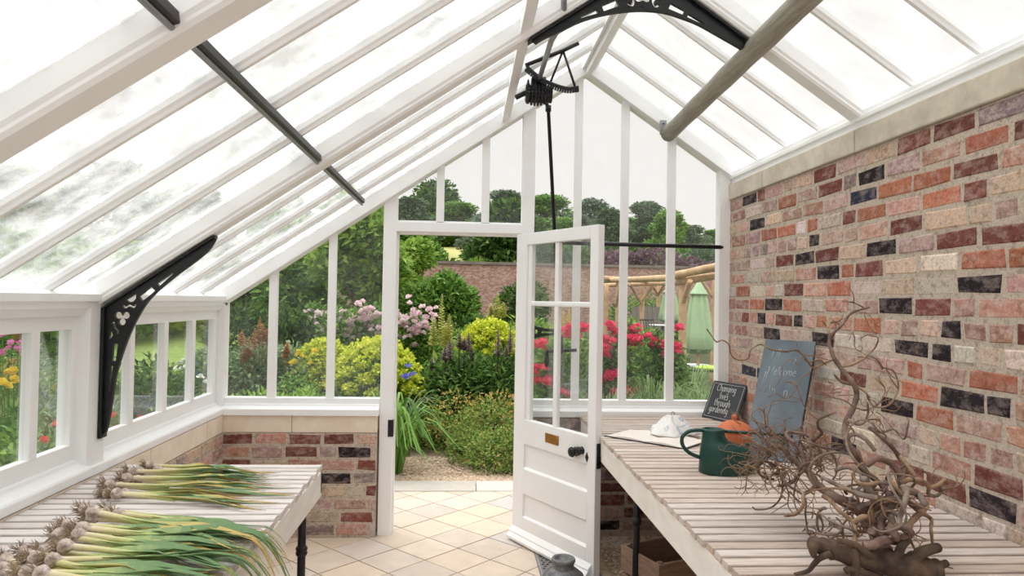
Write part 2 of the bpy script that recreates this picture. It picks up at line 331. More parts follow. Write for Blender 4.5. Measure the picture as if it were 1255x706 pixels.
# stone cap blocks on the right wall
mb = MB(); y = YN
for l in (.8, .9, .95, .75, .98, 1.0, .62):
    mb.box(1.782, 2.05, y+.003, min(y+l, 4.72)-.003, 2.264, 2.372); y += l
mb.build('coping', m_cap, wr, .006)
mb = MB().box(1.80, 2.05, YN, 4.72, 2.374, 2.455).box(1.788, 1.81, YN, 4.72, 2.405, 2.43); mb.build('wall_plate', m_white, wr, .004)
wl = bricks('wall_left', (-1.533, 4.60, 0), (0, -1, 0), (1, 0, 0), 4.6-YN, 0, .675, m_brick, seed=9, defs='PPPMMCCCWRGK'); tag(wl, kind='structure')
mb = MB(); y = YN
for l in (1.0, .9, 1.1, .95, .9, .75, .4):
    mb.box(-1.74, -1.531, y+.002, min(y+l, 4.575)-.002, .677, .788); y += l
mb.build('coping', m_stone, wl, .004)
ovb = [(a-(-1.533), z, k) for a, z, k in [(-.79, .55, 'K'), (-1.40, .64, 'R'), (-1.25, .635, 'D'), (-.95, .64, 'R'), (-.72, .64, 'R'), (-1.42, .56, 'D'), (-1.0, .55, 'R'), (-.64, .45, 'R'), (-.9, .40, 'K'), (-.62, .29, 'R'), (-.7, .14, 'R'), (-.68, .06, 'D'), (-1.0, .3, 'R')]]
wb = bricks('wall_back', (-1.533, 4.577, 0), (1, 0, 0), (0, -1, 0), .978, 0, .675, m_brick, ovb, seed=14, defs='PPMMCCCRRDGW', bl=.2); tag(wb, kind='structure')
mb = MB()
for a, b in ((-1.535, -1.10), (-1.097, -.555)): mb.box(a, b, 4.575, 4.8, .677, .788)
mb.build('coping', m_stone, wb, .004)
wb2 = bricks('wall_back', (.46, 4.577, 0), (1, 0, 0), (0, -1, 0), 1.34, 0, .78, m_brick, seed=15, defs='PGRRDKMG'); tag(wb2, kind='structure')

# floor ----------------------------------------------------------------------
def clip(poly, ax, v, keep_less):
    out = []
    for i in range(len(poly)):
        a, b = poly[i], poly[(i+1) % len(poly)]; ia = (a[ax] <= v) == keep_less or a[ax] == v; ib = (b[ax] <= v) == keep_less or b[ax] == v
        if ia: out.append(a)
        if ia != ib:
            t = (v-a[ax])/(b[ax]-a[ax]); out.append((a[0]+(b[0]-a[0])*t, a[1]+(b[1]-a[1])*t))
    return out
TS = .2755; A0 = (-.403, 4.375)
def tiles(x0, x1, y0, y1, holes=None):
    mb = MB(); s = TS/math.sqrt(2); g = .0035
    for i in range(-40, 41):
        for j in range(-40, 41):
            cx = A0[0]+(i-j)*s; cy = A0[1]+(i+j)*s+s
            r = s-g*1.4; poly = [(cx, cy-r), (cx+r, cy), (cx, cy+r), (cx-r, cy)]
            for ax, v, k in ((0, x0, False), (0, x1, True), (1, y0, False), (1, y1, True)):
                if poly: poly = clip(poly, ax, v, k)
            if len(poly) < 3: continue
            n = len(poly); rnd = R.random(); dz = R.uniform(-.0008, .0008)
            mb.add([(x, y, dz) for x, y in poly]+[(x, y, -.012) for x, y in poly], [tuple(range(n))]+[(q, n+q, n+(q+1) % n, (q+1) % n) for q in range(n)], rnd)
    return mb
fl = tiles(-1.532, .455, YN, 5.66).build('floor', m_tile); tag(fl, kind='structure')
tiles(.455, 1.6, 4.37, 5.66).build('floor_tiles', m_tile, fl)
MB().box(-1.7, 1.6, YN, 5.66, -.05, -.006).build('grout', m_grout, fl)
mb = MB()
for a, b, rn in ((-1.6, -.62, .2), (-.615, .12, .0), (.125, .85, .9), (.855, 1.6, .5)): mb.box(a, b, 5.665, 5.975, -.06, .006, rn)
mb.build('doorstep', m_tile_out, fl, .004)
gv = MB().box(.86, 1.80, YN, 4.575, -.05, -.004).build('floor_gravel', m_gravel); tag(gv, kind='structure')
mb = MB()
for i in range(2600):
    x, y = R.uniform(.87, 1.6), R.uniform(2.9, 4.56); r = R.uniform(.006, .013)
    M = Matrix.Translation((x, y, .002)) @ Matrix.Rotation(R.random()*6, 4, 'Z') @ Matrix.Diagonal((r*R.uniform(.8, 1.5), r, r*.7, 1))
    vs = [M @ Vector(v) for v in ((1, 0, 0), (0, 1, 0), (-1, 0, 0), (0, -1, 0), (.1, .1, 1), (0, 0, -1))]
    mb.add(vs, [(0, 1, 4), (1, 2, 4), (2, 3, 4), (3, 0, 4)], R.random())
tag(mb.build('pebble_bed', m_pebble), 'loose tan pebbles covering the ground beneath the right bench', 'gravel', kind='stuff')
tr = MB().box(.80, .858, YN, 4.5, -.04, .012).build('trim_edging', m_edge, None, .004); tag(tr, kind='structure')
# grating
gr = thing('floor_grating', 'pierced metal grating sunk in the tiled floor below the open door', 'grating', (.63, 3, 0))
mb = MB(); x0, x1, y0, y1 = .470, .795, 1.9, 4.35; p = .036; py_ = .031
nx = int((x1-x0)/p); ny = int((y1-y0)/py_)
for j in range(ny):
    for i in range(nx):
        cx = x0+(i+.5)*(x1-x0)/nx; cy = y0+(j+.5)*(y1-y0)/ny; hx = (x1-x0)/nx/2; hy = (y1-y0)/ny/2; sh = (hx*.5 if j % 2 else -hx*.5)
        if sh > 0 and i == nx-1: sh = 0
        if sh < 0 and i == 0: sh = 0
        out = [(-hx, -hy), (0, -hy), (hx, -hy), (hx, 0), (hx, hy), (0, hy), (-hx, hy), (-hx, 0)]; cc = [(math.cos(-3*PI/4+k*PI/4), math.sin(-3*PI/4+k*PI/4)) for k in range(8)]
        vs = [(cx+a-gr.location.x, cy+b-gr.location.y, .004) for a, b in out]+[(cx+sh+a*hx*.62-gr.location.x, cy+b*hy*.72-gr.location.y, .004) for a, b in cc]+[(cx+sh+a*hx*.62-gr.location.x, cy+b*hy*.72-gr.location.y, -.006) for a, b in cc]
        mb.add(vs, [(k, (k+1) % 8, 8+(k+1) % 8, 8+k) for k in range(8)]+[(8+k, 8+(k+1) % 8, 16+(k+1) % 8, 16+k) for k in range(8)])
mb.build('pierced_plate', m_grate, gr)
mb = MB()
for a in ((.457, .471, 1.9, 4.366), (.794, .80, 1.9, 4.366), (.471, .794, 4.35, 4.366)): mb.box(a[0]-.63, a[1]-.63, a[2]-3, a[3]-3, -.03, .007)
mb.build('rim', m_grey_metal, gr)
tag(MB().box(.456, .80, YN, 4.366, -.2, -.05).build('floor_trench', m_pit), kind='structure')

# roof -----------------------------------------------------------------------
ce = thing('ceiling', None, None, kind='structure')
PR = [(-1.37, -1.26), (.085, .195), (1.54, 1.65), (3.035, 3.14)]
nl = Vector((-math.sin(TH), 0, math.cos(TH))); nr_ = Vector((math.sin(TH), 0, math.cos(TH)))
up = Vector((0, 0, 1))
def rafter(side, y0, y1, d0, d1, prof=None, x_lo=None, x_hi=None):
    mb = MB()
    if side == 'L': xa, xb, zf = (-1.60 if x_lo is None else x_lo), (XR if x_hi is None else x_hi), zl
    else: xa, xb, zf = (1.83 if x_lo is None else x_lo), (XR if x_hi is None else x_hi), zr
    w = y1-y0
    prof = prof or [(0, d0), (w, d0), (w, d1), (0, d1)]
    mb.prism((xa, y0, zf(xa)), (xb, y0, zf(xb)), prof if side == 'R' else prof[::-1], (0, 1, 0), up)
    return mb
for a, b in PR:
    w = b-a; prof = [(.014, 0), (w-.014, 0), (w-.006, .012), (w-.006, .022), (w, .034), (w, .112), (0, .112), (0, .034), (.006, .022), (.006, .012)]
    rafter('L', a, b, 0, 0, prof).build('rafter', m_white, ce); rafter('R', a, b, 0, 0, prof).build('rafter', m_white, ce)
BARS = []
edges = [b for ab in PR for b in ab]+[4.60]
for i in range(4):
    lo = PR[i][1]; hi = PR[i+1][0] if i < 3 else 4.62; st = (sum(PR[i+1])/2 if i < 3 else 4.61)-sum(PR[i])/2
    BARS += [sum(PR[i])/2+st*k/4 for k in (1, 2, 3)]
for y in BARS:
    w = .036; prof = [(.010, .055), (w-.010, .055), (w-.006, .066), (w, .075), (w, .108), (0, .108), (0, .075), (.006, .066)]
    for s_ in 'LR': rafter(s_, y-w/2, y+w/2, 0, 0, prof).build('glazing_bar', m_white, ce)
# gable rafters
for s_ in 'LR':
    rafter(s_, YG-.05, YG+.08, 0, .135).build('gable_rafter', m_white, ce, .004)
# ridge beam, vent frame on the left slope
MB().box(XR-.018, XR+.018, YN, 4.66, ZR-.015, ZR+.16).build('ridge_beam', m_white, ce, .004)
mb = MB(); xv = .222; mb.prism((xv, YN, zl(xv)+.03), (xv, YG-.05, zl(xv)+.03), [(0, 0), (.055, .037), (.055, .125), (0, .088)], (1, 0, 0), up); mb.build('purlin', m_white, ce, .003)
mb = MB(); xa = XR-.045; mb.prism((xa, YN, zl(xa)+.05), (xa, YG-.05, zl(xa)+.05), [(0, 0), (.03, .02), (.03, .08), (0, .06)], (1, 0, 0), up); mb.prism((XR+.015, YN, zr(XR+.015)+.05), (XR+.015, YG-.05, zr(XR+.015)+.05), [(0, 0), (.03, -.02), (.03, .04), (0, .06)], (1, 0, 0), up); mb.build('ridge_rail', m_white, ce)
# left wall plate / eave
MB().prism((0, YN, 0), (0, 4.64, 0), [(-1.70, 1.455), (-1.60, 1.455), (-1.568, 1.462), (-1.562, 1.482), (-1.545, 1.492), (-1.545, 1.512), (-1.530, 1.520), (-1.530, 1.548), (-1.548, 1.560), (-1.60, 1.575), (-1.70, 1.53)], (1, 0, 0), up).build('eaves_plate', m_white, ce)
# roof panes between the bars
ys = sorted(BARS+[sum(p)/2 for p in PR]+[4.60])
for i in range(len(ys)-1):
    a, b = ys[i]+.012, ys[i+1]-.012
    for s_ in 'LR':
        zf = zl if s_ == 'L' else zr; xs = [-1.66, -.75, .22, .79] if s_ == 'L' else [1.86, 1.3, .81]
        for k in range(len(xs)-1):
            off = .090+.004*k
            x0_, x1_ = xs[k], xs[k+1]+(.03 if s_ == 'L' else -.03)*(k < len(xs)-2)
            MB().prism((x0_, a, zf(x0_)+off), (x1_, a, zf(x1_)+off), [(0, 0), (b-a, 0), (b-a, .004), (0, .004)], (0, 1, 0), up).build('roof_pane', m_roofglass if s_ == 'L' else m_roofclear, ce)

# gable frame ------------------------------------------------------------------
g = MB(); y0, y1 = YG, YG+.075
def topz(x): return min(zl(x), zr(x))+.03
t1 = MB().box(-.545, -.458, y0, y1+.02, -.01, topz(-.5)).box(.370, .456, y0, y1+.02, -.01, topz(.41)).box(-.46, .372, y0, y1, 2.0, 2.064).build('trim_1', m_white, None, .004)
tag(t1, kind='structure')
MB().box(-.459, -.447, y0+.045, y1+.02, 0, 2.0).box(.358, .371, y0+.045, y1+.02, 0, 2.0).box(-.45, .36, y0+.045, y1+.02, 1.985, 2.0).build('door_stop_bead', m_white2, t1)
MB().box(-.489, -.4545, YG-.005, YG+.034, .645, .755).build('lock_keep', m_black, t1)
t2 = MB().box(-1.60, -1.545, y0-.02, y1, .79, zl(-1.57)+.05).box(1.722, 1.80, y0-.01, y1, .80, 2.47).build('trim_2', m_white, None, .004); tag(t2, kind='structure')
def gable_window(n, x0, x1, muls, zb, seams):
    ob = MB()
    if n != 4:
        ob.box(x0, x1, y0, y1, .835, .893)
        ob.prism((x0, 0, 0), (x1, 0, 0), [(y0-.062, .788), (y0-.062, .828), (y0-.05, .836), (y0-.015, .842), (y0-.01, .856), (y0+.005, .86), (y1, .86), (y1, .788)], (0, 1, 0), up)
    else: ob.box(x0, x1, y0+.02, y1, 2.060, 2.075)
    o = ob.build('window_%d' % n, m_white, None, .002); tag(o, kind='structure')
    xs = [x0]+muls+[x1]
    for m in muls: MB().prism((m, 0, zb-.002), (m, 0, topz(m)+.02), [(-.026, y0+.004), (.026, y0+.004), (.026, y0+.03), (.018, y0+.036), (.018, y1), (-.018, y1), (-.018, y0+.036), (-.026, y0+.03)], (1, 0, 0), (0, 1, 0)).build('mullion', m_white, o)
    for i in range(len(xs)-1):
        a, b = xs[i]+.012, xs[i+1]-.012; yy = y0+.045
        segs = [zb]+[s for s in seams if s < min(topz(a), topz(b))-.05]
        for k, z in enumerate(segs):
            last = k == len(segs)-1; za, zb_ = (topz(a), topz(b)) if last else (segs[k+1]-.0015,)*2
            pts = [(a, z), (b, z), (b, zb_)]+([(XR, topz(XR))] if last and a < XR < b else [])+[(a, za)]
            MB().prism((0, yy, 0), (0, yy+.004, 0), pts, (1, 0, 0), up).build('glass_pane', m_glass, o)
    return o
gable_window(3, -1.545, -.545, [-1.25, -.872], .89, [1.56])
gable_window(4, -.458, .37, [-.175, .125], 2.07, [2.24])
gable_window(5, .456, 1.722, [.748, 1.070, 1.394], .89, [1.58, 2.22])
# left side windows ---------------------------------------------------------------
def side_window(n, y0, y1, muls):
    x0, x1 = -1.628, -1.592
    ob = MB().box(x0, x1, y0, y1, 1.402, 1.46).box(x0, x1, y0, y1, .855, .932).box(x0, x1, y0, y0+.055, .93, 1.405).box(x0, x1, y1-.055, y1, .93, 1.405)
    ob.prism((0, y0, 0), (0, y1, 0), [(-1.70, .79), (-1.534, .79), (-1.528, .795), (-1.528, .826), (-1.535, .834), (-1.575, .852), (-1.580, .866), (-1.70, .88)], (1, 0, 0), up)
    o = ob.build('window_%d' % n, m_white, None, .003); tag(o, kind='structure')
    for m in muls: MB().box(x0, x1+.004, m-.026, m+.026, .925, 1.41).build('mullion', m_white, o, .006)
    e = [y0+.04]+muls+[y1-.04]
    for i in range(len(e)-1): MB().box(-1.612, -1.608, e[i]+.01, e[i+1]-.01, .92, 1.41).build('glass_pane', m_glass, o)
    return o
side_window(1, 1.66, 3.0, [1.95, 2.325, 2.70]); side_window(2, 3.12, 4.60, [3.455, 3.835, 4.215]); side_window(6, .20, 1.54, [.52, .87, 1.2])
mb = MB()
for a, b in ((1.535, 1.66), (2.985, 3.125), (.075, .205)): mb.box(-1.67, -1.5455, a, b, .79, 1.50).box(-1.60, -1.5285, a-.004, b+.004, .7905, .83)
tag(mb.build('trim_3', m_white, None, .004), kind='structure')

# the open door ---------------------------------------------------------------------
HX, HY = .375, 4.585; dv = Vector((.494, -.869, 0)).normalized(); DN = Vector((dv.y, -dv.x, 0))   # DN points to the seen face
DW, DT = .823, .045
Mdoor = Matrix((dv, Vector((0, 0, 1)), DN)).transposed().to_4x4(); Mdoor.translation = Vector((HX, HY, 0))
# local: x along door, y up, z toward seen face (seen face at z=DT)
dr = bpy.data.objects.new('door_1', None); C.objects.link(dr); dr.matrix_world = Mdoor; dr['kind'] = 'structure'
mb = MB()
ZT = 1.99
mb.box(0, .118, .012, ZT, 0, DT).box(DW-.070, DW, .012, ZT, 0, DT).box(.118, DW-.07, 1.915, ZT, 0, DT)      # stiles, top rail
mb.box(.118, DW-.07, .635, .79, 0, DT).box(.118, DW-.07, .315, .475, 0, DT).box(.118, DW-.07, .012, .165, 0, DT)
mb.box(.118, .160, .79, 1.915, .004, DT-.012).box(DW-.085, DW-.07, .79, 1.915, .004, DT-.012)
mb.build('door_frame', m_white2, dr, .003)
for a, b in ((.475, .635), (.165, .315)): MB().box(.112, DW-.064, a-.004, b+.004, .012, DT-.014).build('door_panel', m_white2, dr)
mb = MB()
for a, b in ((.475, .635), (.165, .315)):
    for z0_, z1_, ya, yb in ((0, 0, a, a+.012), (0, 0, b-.012, b)): mb.prism((.118, 0, 0), (DW-.07, 0, 0), [(ya, DT-.014), (yb, DT-.014), (yb, DT-.001 if ya > a else DT-.013), (ya, DT-.013 if ya > a else DT-.001)], (0, 1, 0), (0, 0, 1))
mb.build('panel_moulding', m_white2, dr)
MB().box(.408, .446, .79, 1.915, .006, DT-.008).build('mullion', m_white2, dr, .006)
MB().box(.16, DW-.07, 1.520, 1.552, .006, DT-.006).build('glazing_rail', m_white2, dr, .008)
for a, b in ((.15, .415), (.44, DW-.075)):
    for c, d in ((.785, 1.525), (1.545, 1.92)): MB().box(a, b, c, d, .018, .022).build('glass_pane', m_doorglass, dr)
MB().prism((0, 0, 0), (DW-.02, 0, 0), [(.012, DT-.001), (.012, DT+.040), (.028, DT+.042), (.050, DT+.024), (.058, DT+.024), (.088, DT-.001)], (0, 1, 0), (0, 0, 1)).build('weatherboard', m_white2, dr)
mb = MB().box(.352, .487, .688, .745, DT-.002, DT+.004)
bo = mb.build('letter_plate', m_brass, dr, .002); bo['label'] = 'brass plate'
for x, z in ((.362, .699), (.477, .734)): MB().lathe([(0, .004), (.004, .0035), (.005, 0)], 10, (x, z, DT+.004)).build('screw', m_brass, bo)
kn = MB().lathe([(.0, .048), (.016, .047), (.027, .040), (.030, .031), (.025, .022), (.013, .016), (.011, .006), (.026, .005), (.028, 0)], 20, (.652, .686, DT)).build('door_knob', m_black, dr); kn['label'] = 'black door knob'
MB().lathe([(.0, -.052), (.014, -.051), (.026, -.040), (.022, -.029), (.010, -.022), (.010, -.008), (.026, -.006), (.028, 0)], 20, (.640, .680, 0)).build('door_knob', m_black, dr)
MB().lathe([(.0, .040), (.014, .039), (.024, .033), (.026, .026), (.020, .018), (.010, .014), (.010, .003), (.022, .002), (.023, 0)], 20, (.706, .702, DT)).build('thumb_turn', m_black, dr)
MB().add([(.752, .700, DT+.003), (.738, .672, DT+.003), (.752, .644, DT+.003), (.766, .672, DT+.003), (.752, .700, DT-.001), (.738, .672, DT-.001), (.752, .644, DT-.001), (.766, .672, DT-.001)], [(0, 1, 2, 3), (0, 4, 5, 1), (1, 5, 6, 2), (2, 6, 7, 3), (3, 7, 4, 0)]).build('keyhole_plate', m_black, dr)
mb = MB().box(DW-.001, DW+.004, .62, .76, .006, .036).box(DW, DW+.016, .665, .69, .012, .03); mb.build('lock', m_black, dr)

# ------------------------------------------------------------------ ironwork
sc_ = 3.09/3.13
def K(pts): return [((a)*sc_, 1.55+(b-1.55)*sc_) for a, b in pts]
bk = thing('spandrel_bracket', 'black pierced iron bracket on the left window post below the white rafter', 'bracket', (-1.54, 3.09, .945))
def rl(pts, o): return [(a-o[0], b-o[1]) for a, b in pts]
o_ = (-1.54, .945)
inner = K([(-1.538, .953), (-1.524, 1.03), (-1.512, 1.13), (-1.5, 1.212), (-1.46, 1.35), (-1.414, 1.458), (-1.361, 1.54), (-1.27, 1.626), (-1.154, 1.72), (-1.115, 1.762)])
inn = [(p.x, p.y) for p in smooth([(a, b, 0) for a, b in inner], 4)]
outer = [(-1.5445, .935), (-1.5445, 1.494), (-1.085, zl(-1.085)-.004)]
pl_ = [(-1.5445, .935), (-1.5445, 1.494), (-1.085, zl(-1.085)-.004), (-1.083, zl(-1.083)-.026)]+inn[::-1]
holes = [K(circ(-1.498, 1.460, .0165)), K(circ(-1.468, 1.461, .0165)), K(circ(-1.484, 1.431, .0165))]
tref = []
for k in range(60):
    a = 2*PI*k/60; f_ = min(abs((a-c_+PI) % (2*PI)-PI) for c_ in (PI/6, 5*PI/6, -PI/2)); q_ = .0155**2-(.0185*math.sin(f_))**2; r = max(.0085, .0185*math.cos(f_)+math.sqrt(q_)) if q_ > 0 and f_ < PI/2 else .0085; tref.append((-1.484+r*math.cos(a), 1.449+r*math.sin(a)))
holes = [K(tref), K(bar2([(-1.408, 1.532), (-1.38, 1.555), (-1.358, 1.577)], .012, .013)), K(bar2([(-1.336, 1.594), (-1.275, 1.645)], .009, .002)),
         K(bar2([(-1.482, 1.503), (-1.472, 1.492), (-1.456, 1.502), (-1.437, 1.494), (-1.430, 1.508)], .0045)), K([(-1.470, 1.526), (-1.428, 1.553), (-1.428, 1.532), (-1.440, 1.518), (-1.456, 1.516)]),
         K(bar2([(-1.508, 1.335), (-1.514, 1.26)], .011, .008)), K(bar2([(-1.522, 1.238), (-1.530, 1.13)], .006, .002)), K([(-1.535, 1.395), (-1.524, 1.385), (-1.520, 1.372), (-1.526, 1.360), (-1.535, 1.353)]),
         K(bar2([(-1.526, 1.422), (-1.519, 1.426), (-1.514, 1.408), (-1.504, 1.396), (-1.498, 1.386), (-1.505, 1.378)], .004))]
shape2d('pierced_web', [rl(pl_, o_)]+[rl(h, o_) for h in holes], .016, m_black, bk, (0, 0, 0), (1, 0, 0), (0, 0, 1))
MB().box(-.0045, .010, -.028, .028, -.01, .548).build('wall_flange', m_black, bk, .003)
MB().prism((.008, 0, .557), (.455, 0, zl(-1.085)-.945-.004), [(-.028, -.012), (.028, -.012), (.028, 0), (-.028, 0)], (0, 1, 0), up).build('rafter_flange', m_black, bk, .003)
# arched bracket at the ridge
rb = thing('ridge_bracket', 'black pierced iron arch tying the two white rafters together under the ridge', 'bracket', (.79, 3.09, 2.9))
o_ = (.79, 2.9); s2 = 3.09/3.1
K2 = lambda pts: [(a*s2, 1.55+(b-1.55)*s2) for a, b in pts]
low = [(p.x, p.y) for p in smooth([(a, b, 0) for a, b in K2([(.30, 2.712), (.334, 2.735), (.413, 2.775), (.501, 2.821), (.59, 2.852), (.68, 2.872), (.779, 2.884), (.879, 2.880), (.952, 2.863), (1.044, 2.832), (1.136, 2.786), (1.229, 2.738), (1.25, 2.726)])], 4)]
up_ = [(1.275, zr(1.275)-.006), (1.0, zr(1.0)-.006), (.80, zr(.80)-.03), (.6, zl(.6)-.006), (.27, zl(.27)-.006)]
heart = []
for k in range(40):
    a = 2*PI*k/40; r = .028+.009*math.cos(3*(a-PI/2)); heart.append((.781+r*math.cos(a), 2.945+r*math.sin(a)))
holes = [K2(bar2([(.500, 2.840), (.575, 2.872)], .003, .010)), K2(bar2([(.600, 2.886), (.668, 2.915)], .013, .016)), K2(bar2([(.715, 2.915), (.735, 2.908), (.742, 2.93), (.735, 2.95)], .006)), heart,
         K2(bar2([(.848, 2.95), (.832, 2.932), (.842, 2.908), (.862, 2.914)], .006)), K2(bar2([(.910, 2.912), (.975, 2.884)], .015, .011)), K2(bar2([(.995, 2.872), (1.075, 2.834)], .009, .003)), K2(circ(.781, 2.897, .005, 8))]
shape2d('pierced_web', [rl(up_+low, o_)]+[rl(h, o_) for h in holes], .018, m_black, rb, (0, 0, 0), (1, 0, 0), (0, 0, 1))
for (xa, xb, zf) in ((.262, .70, zl), (1.285, .90, zr)):
    MB().prism((xa-.79, 0, zf(xa)-2.9-.005), (xb-.79, 0, zf(xb)-2.9-.005), [(-.03, -.013), (.03, -.013), (.03, 0), (-.03, 0)], (0, 1, 0), up).build('rafter_flange', m_black, rb, .003)
# black rail under the left roof
xr_ = -.648
ra = thing('black_rail', 'long black metal rail running under the left roof slope through the rafters', 'rail', (xr_, 1, zl(xr_)+.030))
MB().prism((0, -1.8, .012), (0, 3.34, .012), [(-.018, -.012), (-.006, -.016), (.006, -.016), (.018, -.012), (.018, .012), (-.018, .012)], (1, 0, 0), (SL*.0, 0, 1)).build('channel', m_rail, ra, .002)
MB().tube([(0, -1.8, -.010), (0, 3.345, -.010)], .0075, 8).build('inner_rod', m_grey_metal, ra)
# black rod across the gable
hb = thing('cross_rail', 'straight black rod spanning the right gable window at rail height', 'rail', (1.71, 4.55, 1.936))
MB().tube([(-1.10, -.02, .004), (0, 0, 0)], .014, 10).build('rod', m_rail, hb)
MB().lathe([(0, -.01), (.017, -.008), (.017, .008), (0, .01)], 10, (0, 0, 0)).build('end_cap', m_black, hb)
# winding gear for the ridge vents
wg = thing('winding_gear', 'black iron vent winding gear with toothed quadrant hanging below the ridge', 'winding gear', at(657.5, 114, 3.80))
GX, GY, GZ = at(657.5, 114, 3.80)
MB().tube([(.012, .02, .068), at(675.5, 50, 3.16)-Vector((GX, GY, GZ)), Vector((.425, 3.10, 2.835))-Vector((GX, GY, GZ)), at(691, 1, 3.0)-Vector((GX, GY, GZ)), at(691, 1, 3.0)-Vector((GX, GY, GZ))+Vector((0, -2.8, .01))], .0135, 10).build('shaft', m_grey_metal, wg)
mb = MB()
for k in range(7):
    x = -.045+.018*k; r = .066*math.sqrt(max(.25, 1-(x/.085)**2))
    pr = []
    n = 36; vs = []
    for xx in (x-.005, x+.005):
        for q in range(n):
            a = 2*PI*q/n; rr = r*(1.0 if q % 2 else .9); vs.append((xx, rr*math.cos(a), rr*math.sin(a)-.005))
    mb.add(vs, [(q, (q+1) % n, n+(q+1) % n, n+q) for q in range(n)]+[tuple(range(n)), tuple(range(n, 2*n))[::-1]])
mb.tube([(-.06, 0, -.005), (.085, 0, -.005)], .048, 16)
mb.build('worm_gear', m_black, wg)
mb = MB().box(-.03, .05, -.025, .025, .03, .085).box(-.055, -.045, -.05, .05, -.05, .06); mb.build('gear_housing', m_black, wg, .006)
MB().tube([(-.115, 0, -.03), (.0, 0, .03)], .014, 8).build('lever_arm', m_black, wg)
# quadrant: arc, arms and top bar (in the x-z plane)
P_ = lambda px, py: at(px, py, 3.74)-Vector((GX, GY, GZ))
qa = smooth([P_(646, 82), P_(656, 91), P_(668, 99), P_(682, 105), P_(696, 108.5), P_(709, 107)], 5)
mb = MB().tube(qa, .0105, 8)
for i in range(1, len(qa)-1):
    p = qa[i]; t = (qa[i+1]-qa[i-1]).normalized(); d = Vector((t.z, 0, -t.x)); d = d if d.z < 0 else -d
    mb.prism(p, p+d*.024, [(-.0055, -.009), (.0055, -.009), (.0055, .009), (-.0055, .009)], t, (0, 1, 0))
mb.build('toothed_quadrant', m_black, wg)
for e_ in ((675, 100), (705, 107)): MB().tube([P_(690, 62), P_(*e_)], .0065, 6).build('quadrant_arm', m_black, wg)
MB().tube([P_(644, 80), P_(690, 62), P_(709, 53)], .011, 8).build('lift_bar', m_black, wg)
rod_t, rod_b = at(672, 133, 4.22)-Vector((GX, GY, GZ)), at(687, 430, 4.5)-Vector((GX, GY, GZ))
MB().tube([(.045, .02, -.015), rod_t, rod_b], [.012, .0115, .0115], 10).build('drop_rod', m_black, wg)
MB().lathe([(0, .02), (.018, .018), (.018, -.018), (0, -.02)], 10, rod_t).build('universal_joint', m_black, wg)
c0 = rod_b
mb = MB().tube([c0+Vector((-.088, 0, -.005)), c0+Vector((.105, 0, .005))], .011, 8); mb.tube([c0+Vector((0, 0, .10)), c0+Vector((0, 0, -.02))], .016, 10); mb.build('crank_arm', m_black, wg)
MB().lathe([(0, 0), (.010, 0), (.012, -.03), (.017, -.06), (.015, -.095), (0, -.105)], 12, c0+Vector((-.088, 0, -.005))).build('crank_handle', m_black, wg)
# wall bracket holding the rod
rbk = thing('rod_bracket', 'black iron bracket on the right door post holding the winding rod', 'bracket', (.415, YG, 1.35))
bx = Vector((.195, -.135, 0)); L_ = bx.length; bx.normalize()
shape2d('arm', [[(0, -.075), (0, .075), (.025, .07), (.07, .035), (.15, .022), (L_, .02), (L_, -.012), (.15, -.022), (.07, -.04), (.025, -.07)], circ(.075, 0, .016, 12, .018), [(.11, .008), (.11, -.01), (.2, -.006), (.2, .006)]], .014, m_black, rbk, (0, -.003, 0), bx, (0, 0, 1), .002)
MB().box(-.028, .028, -.009, 0, -.085, .085).build('back_plate', m_black, rbk, .002)
# timber pole
pa = Vector((1.343, 4.562, 2.69)); pb = at(1008, -22, 2.45); pc = pa+(pb-pa)*1.55
po = thing('timber_pole', 'round weathered timber pole slung below the right roof slope', 'pole', pa)
mb = MB(); n = 24; pts = [pa.lerp(pc, i/n)-pa for i in range(n+1)]
mb.tube(pts, [.051+.0015*math.sin(i*1.7)+.001*i/n for i in range(n+1)], 18); mb.build('pole', m_pole, po)
hk = thing('pole_hanger', 'grey steel plate fixing the timber pole end to the gable rafter', 'bracket', (1.315, 4.558, 2.73))
MB().box(-.03, .012, -.012, .010, -.045, .05).build('plate', m_grey_metal, hk, .002)
for z in (.022, -.02): MB().lathe([(0, .006), (.007, .005), (.008, 0)], 8, (-.010, -.018, z)).build('bolt', m_black, hk)

# ------------------------------------------------------------------ benches
def slats(x0, x1, y0, y1, ztop, org, pitch=.0685, w=.049, th=.022, seed=3, xend=True):
    rr = random.Random(seed); mb = MB(); y = y1-w
    while y > y0:
        e = rr.uniform(-.004, .006); e2 = rr.uniform(-.004, .004); dz = rr.uniform(-.0012, .0012); c = .003; w_ = w*rr.uniform(.94, 1.04)
        a, b = (x0, x1+e) if xend else (x0+e, x1)
        prof = [(0, -th), (w_, -th), (w_, -c), (w_-c, 0), (c, 0), (0, -c)]
        mb.prism((a-org[0], y-org[1], ztop+dz-org[2]), (b-org[0], y-org[1], ztop+dz+e2*.2-org[2]), prof[::-1], (0, 1, 0), up, rr.random()); y -= pitch
    return mb
lb = thing('potting_bench', 'pale slatted bench along the left wall with garlic drying on it', 'bench', (-1.0, 2.0, 0)); o_ = lb.location
ZL = .784
slats(-1.522, -.638, .95, 3.25, ZL, o_, seed=3).build('slatted_top', m_slat_l, lb)
MB().box(.340, .365, -1.05, 1.232, ZL-.022-.115, ZL-.0235).build('front_board', m_apron, lb, .003)
MB().box(-.505, .365, 1.205, 1.232, ZL-.022-.1, ZL-.0235).build('end_board', m_apron, lb, .003)
for x in (-.1, .2, -.4): MB().box(x, x+.05, -1.05, 1.2, ZL-.085, ZL-.0235).build('bearer', m_apron, lb)
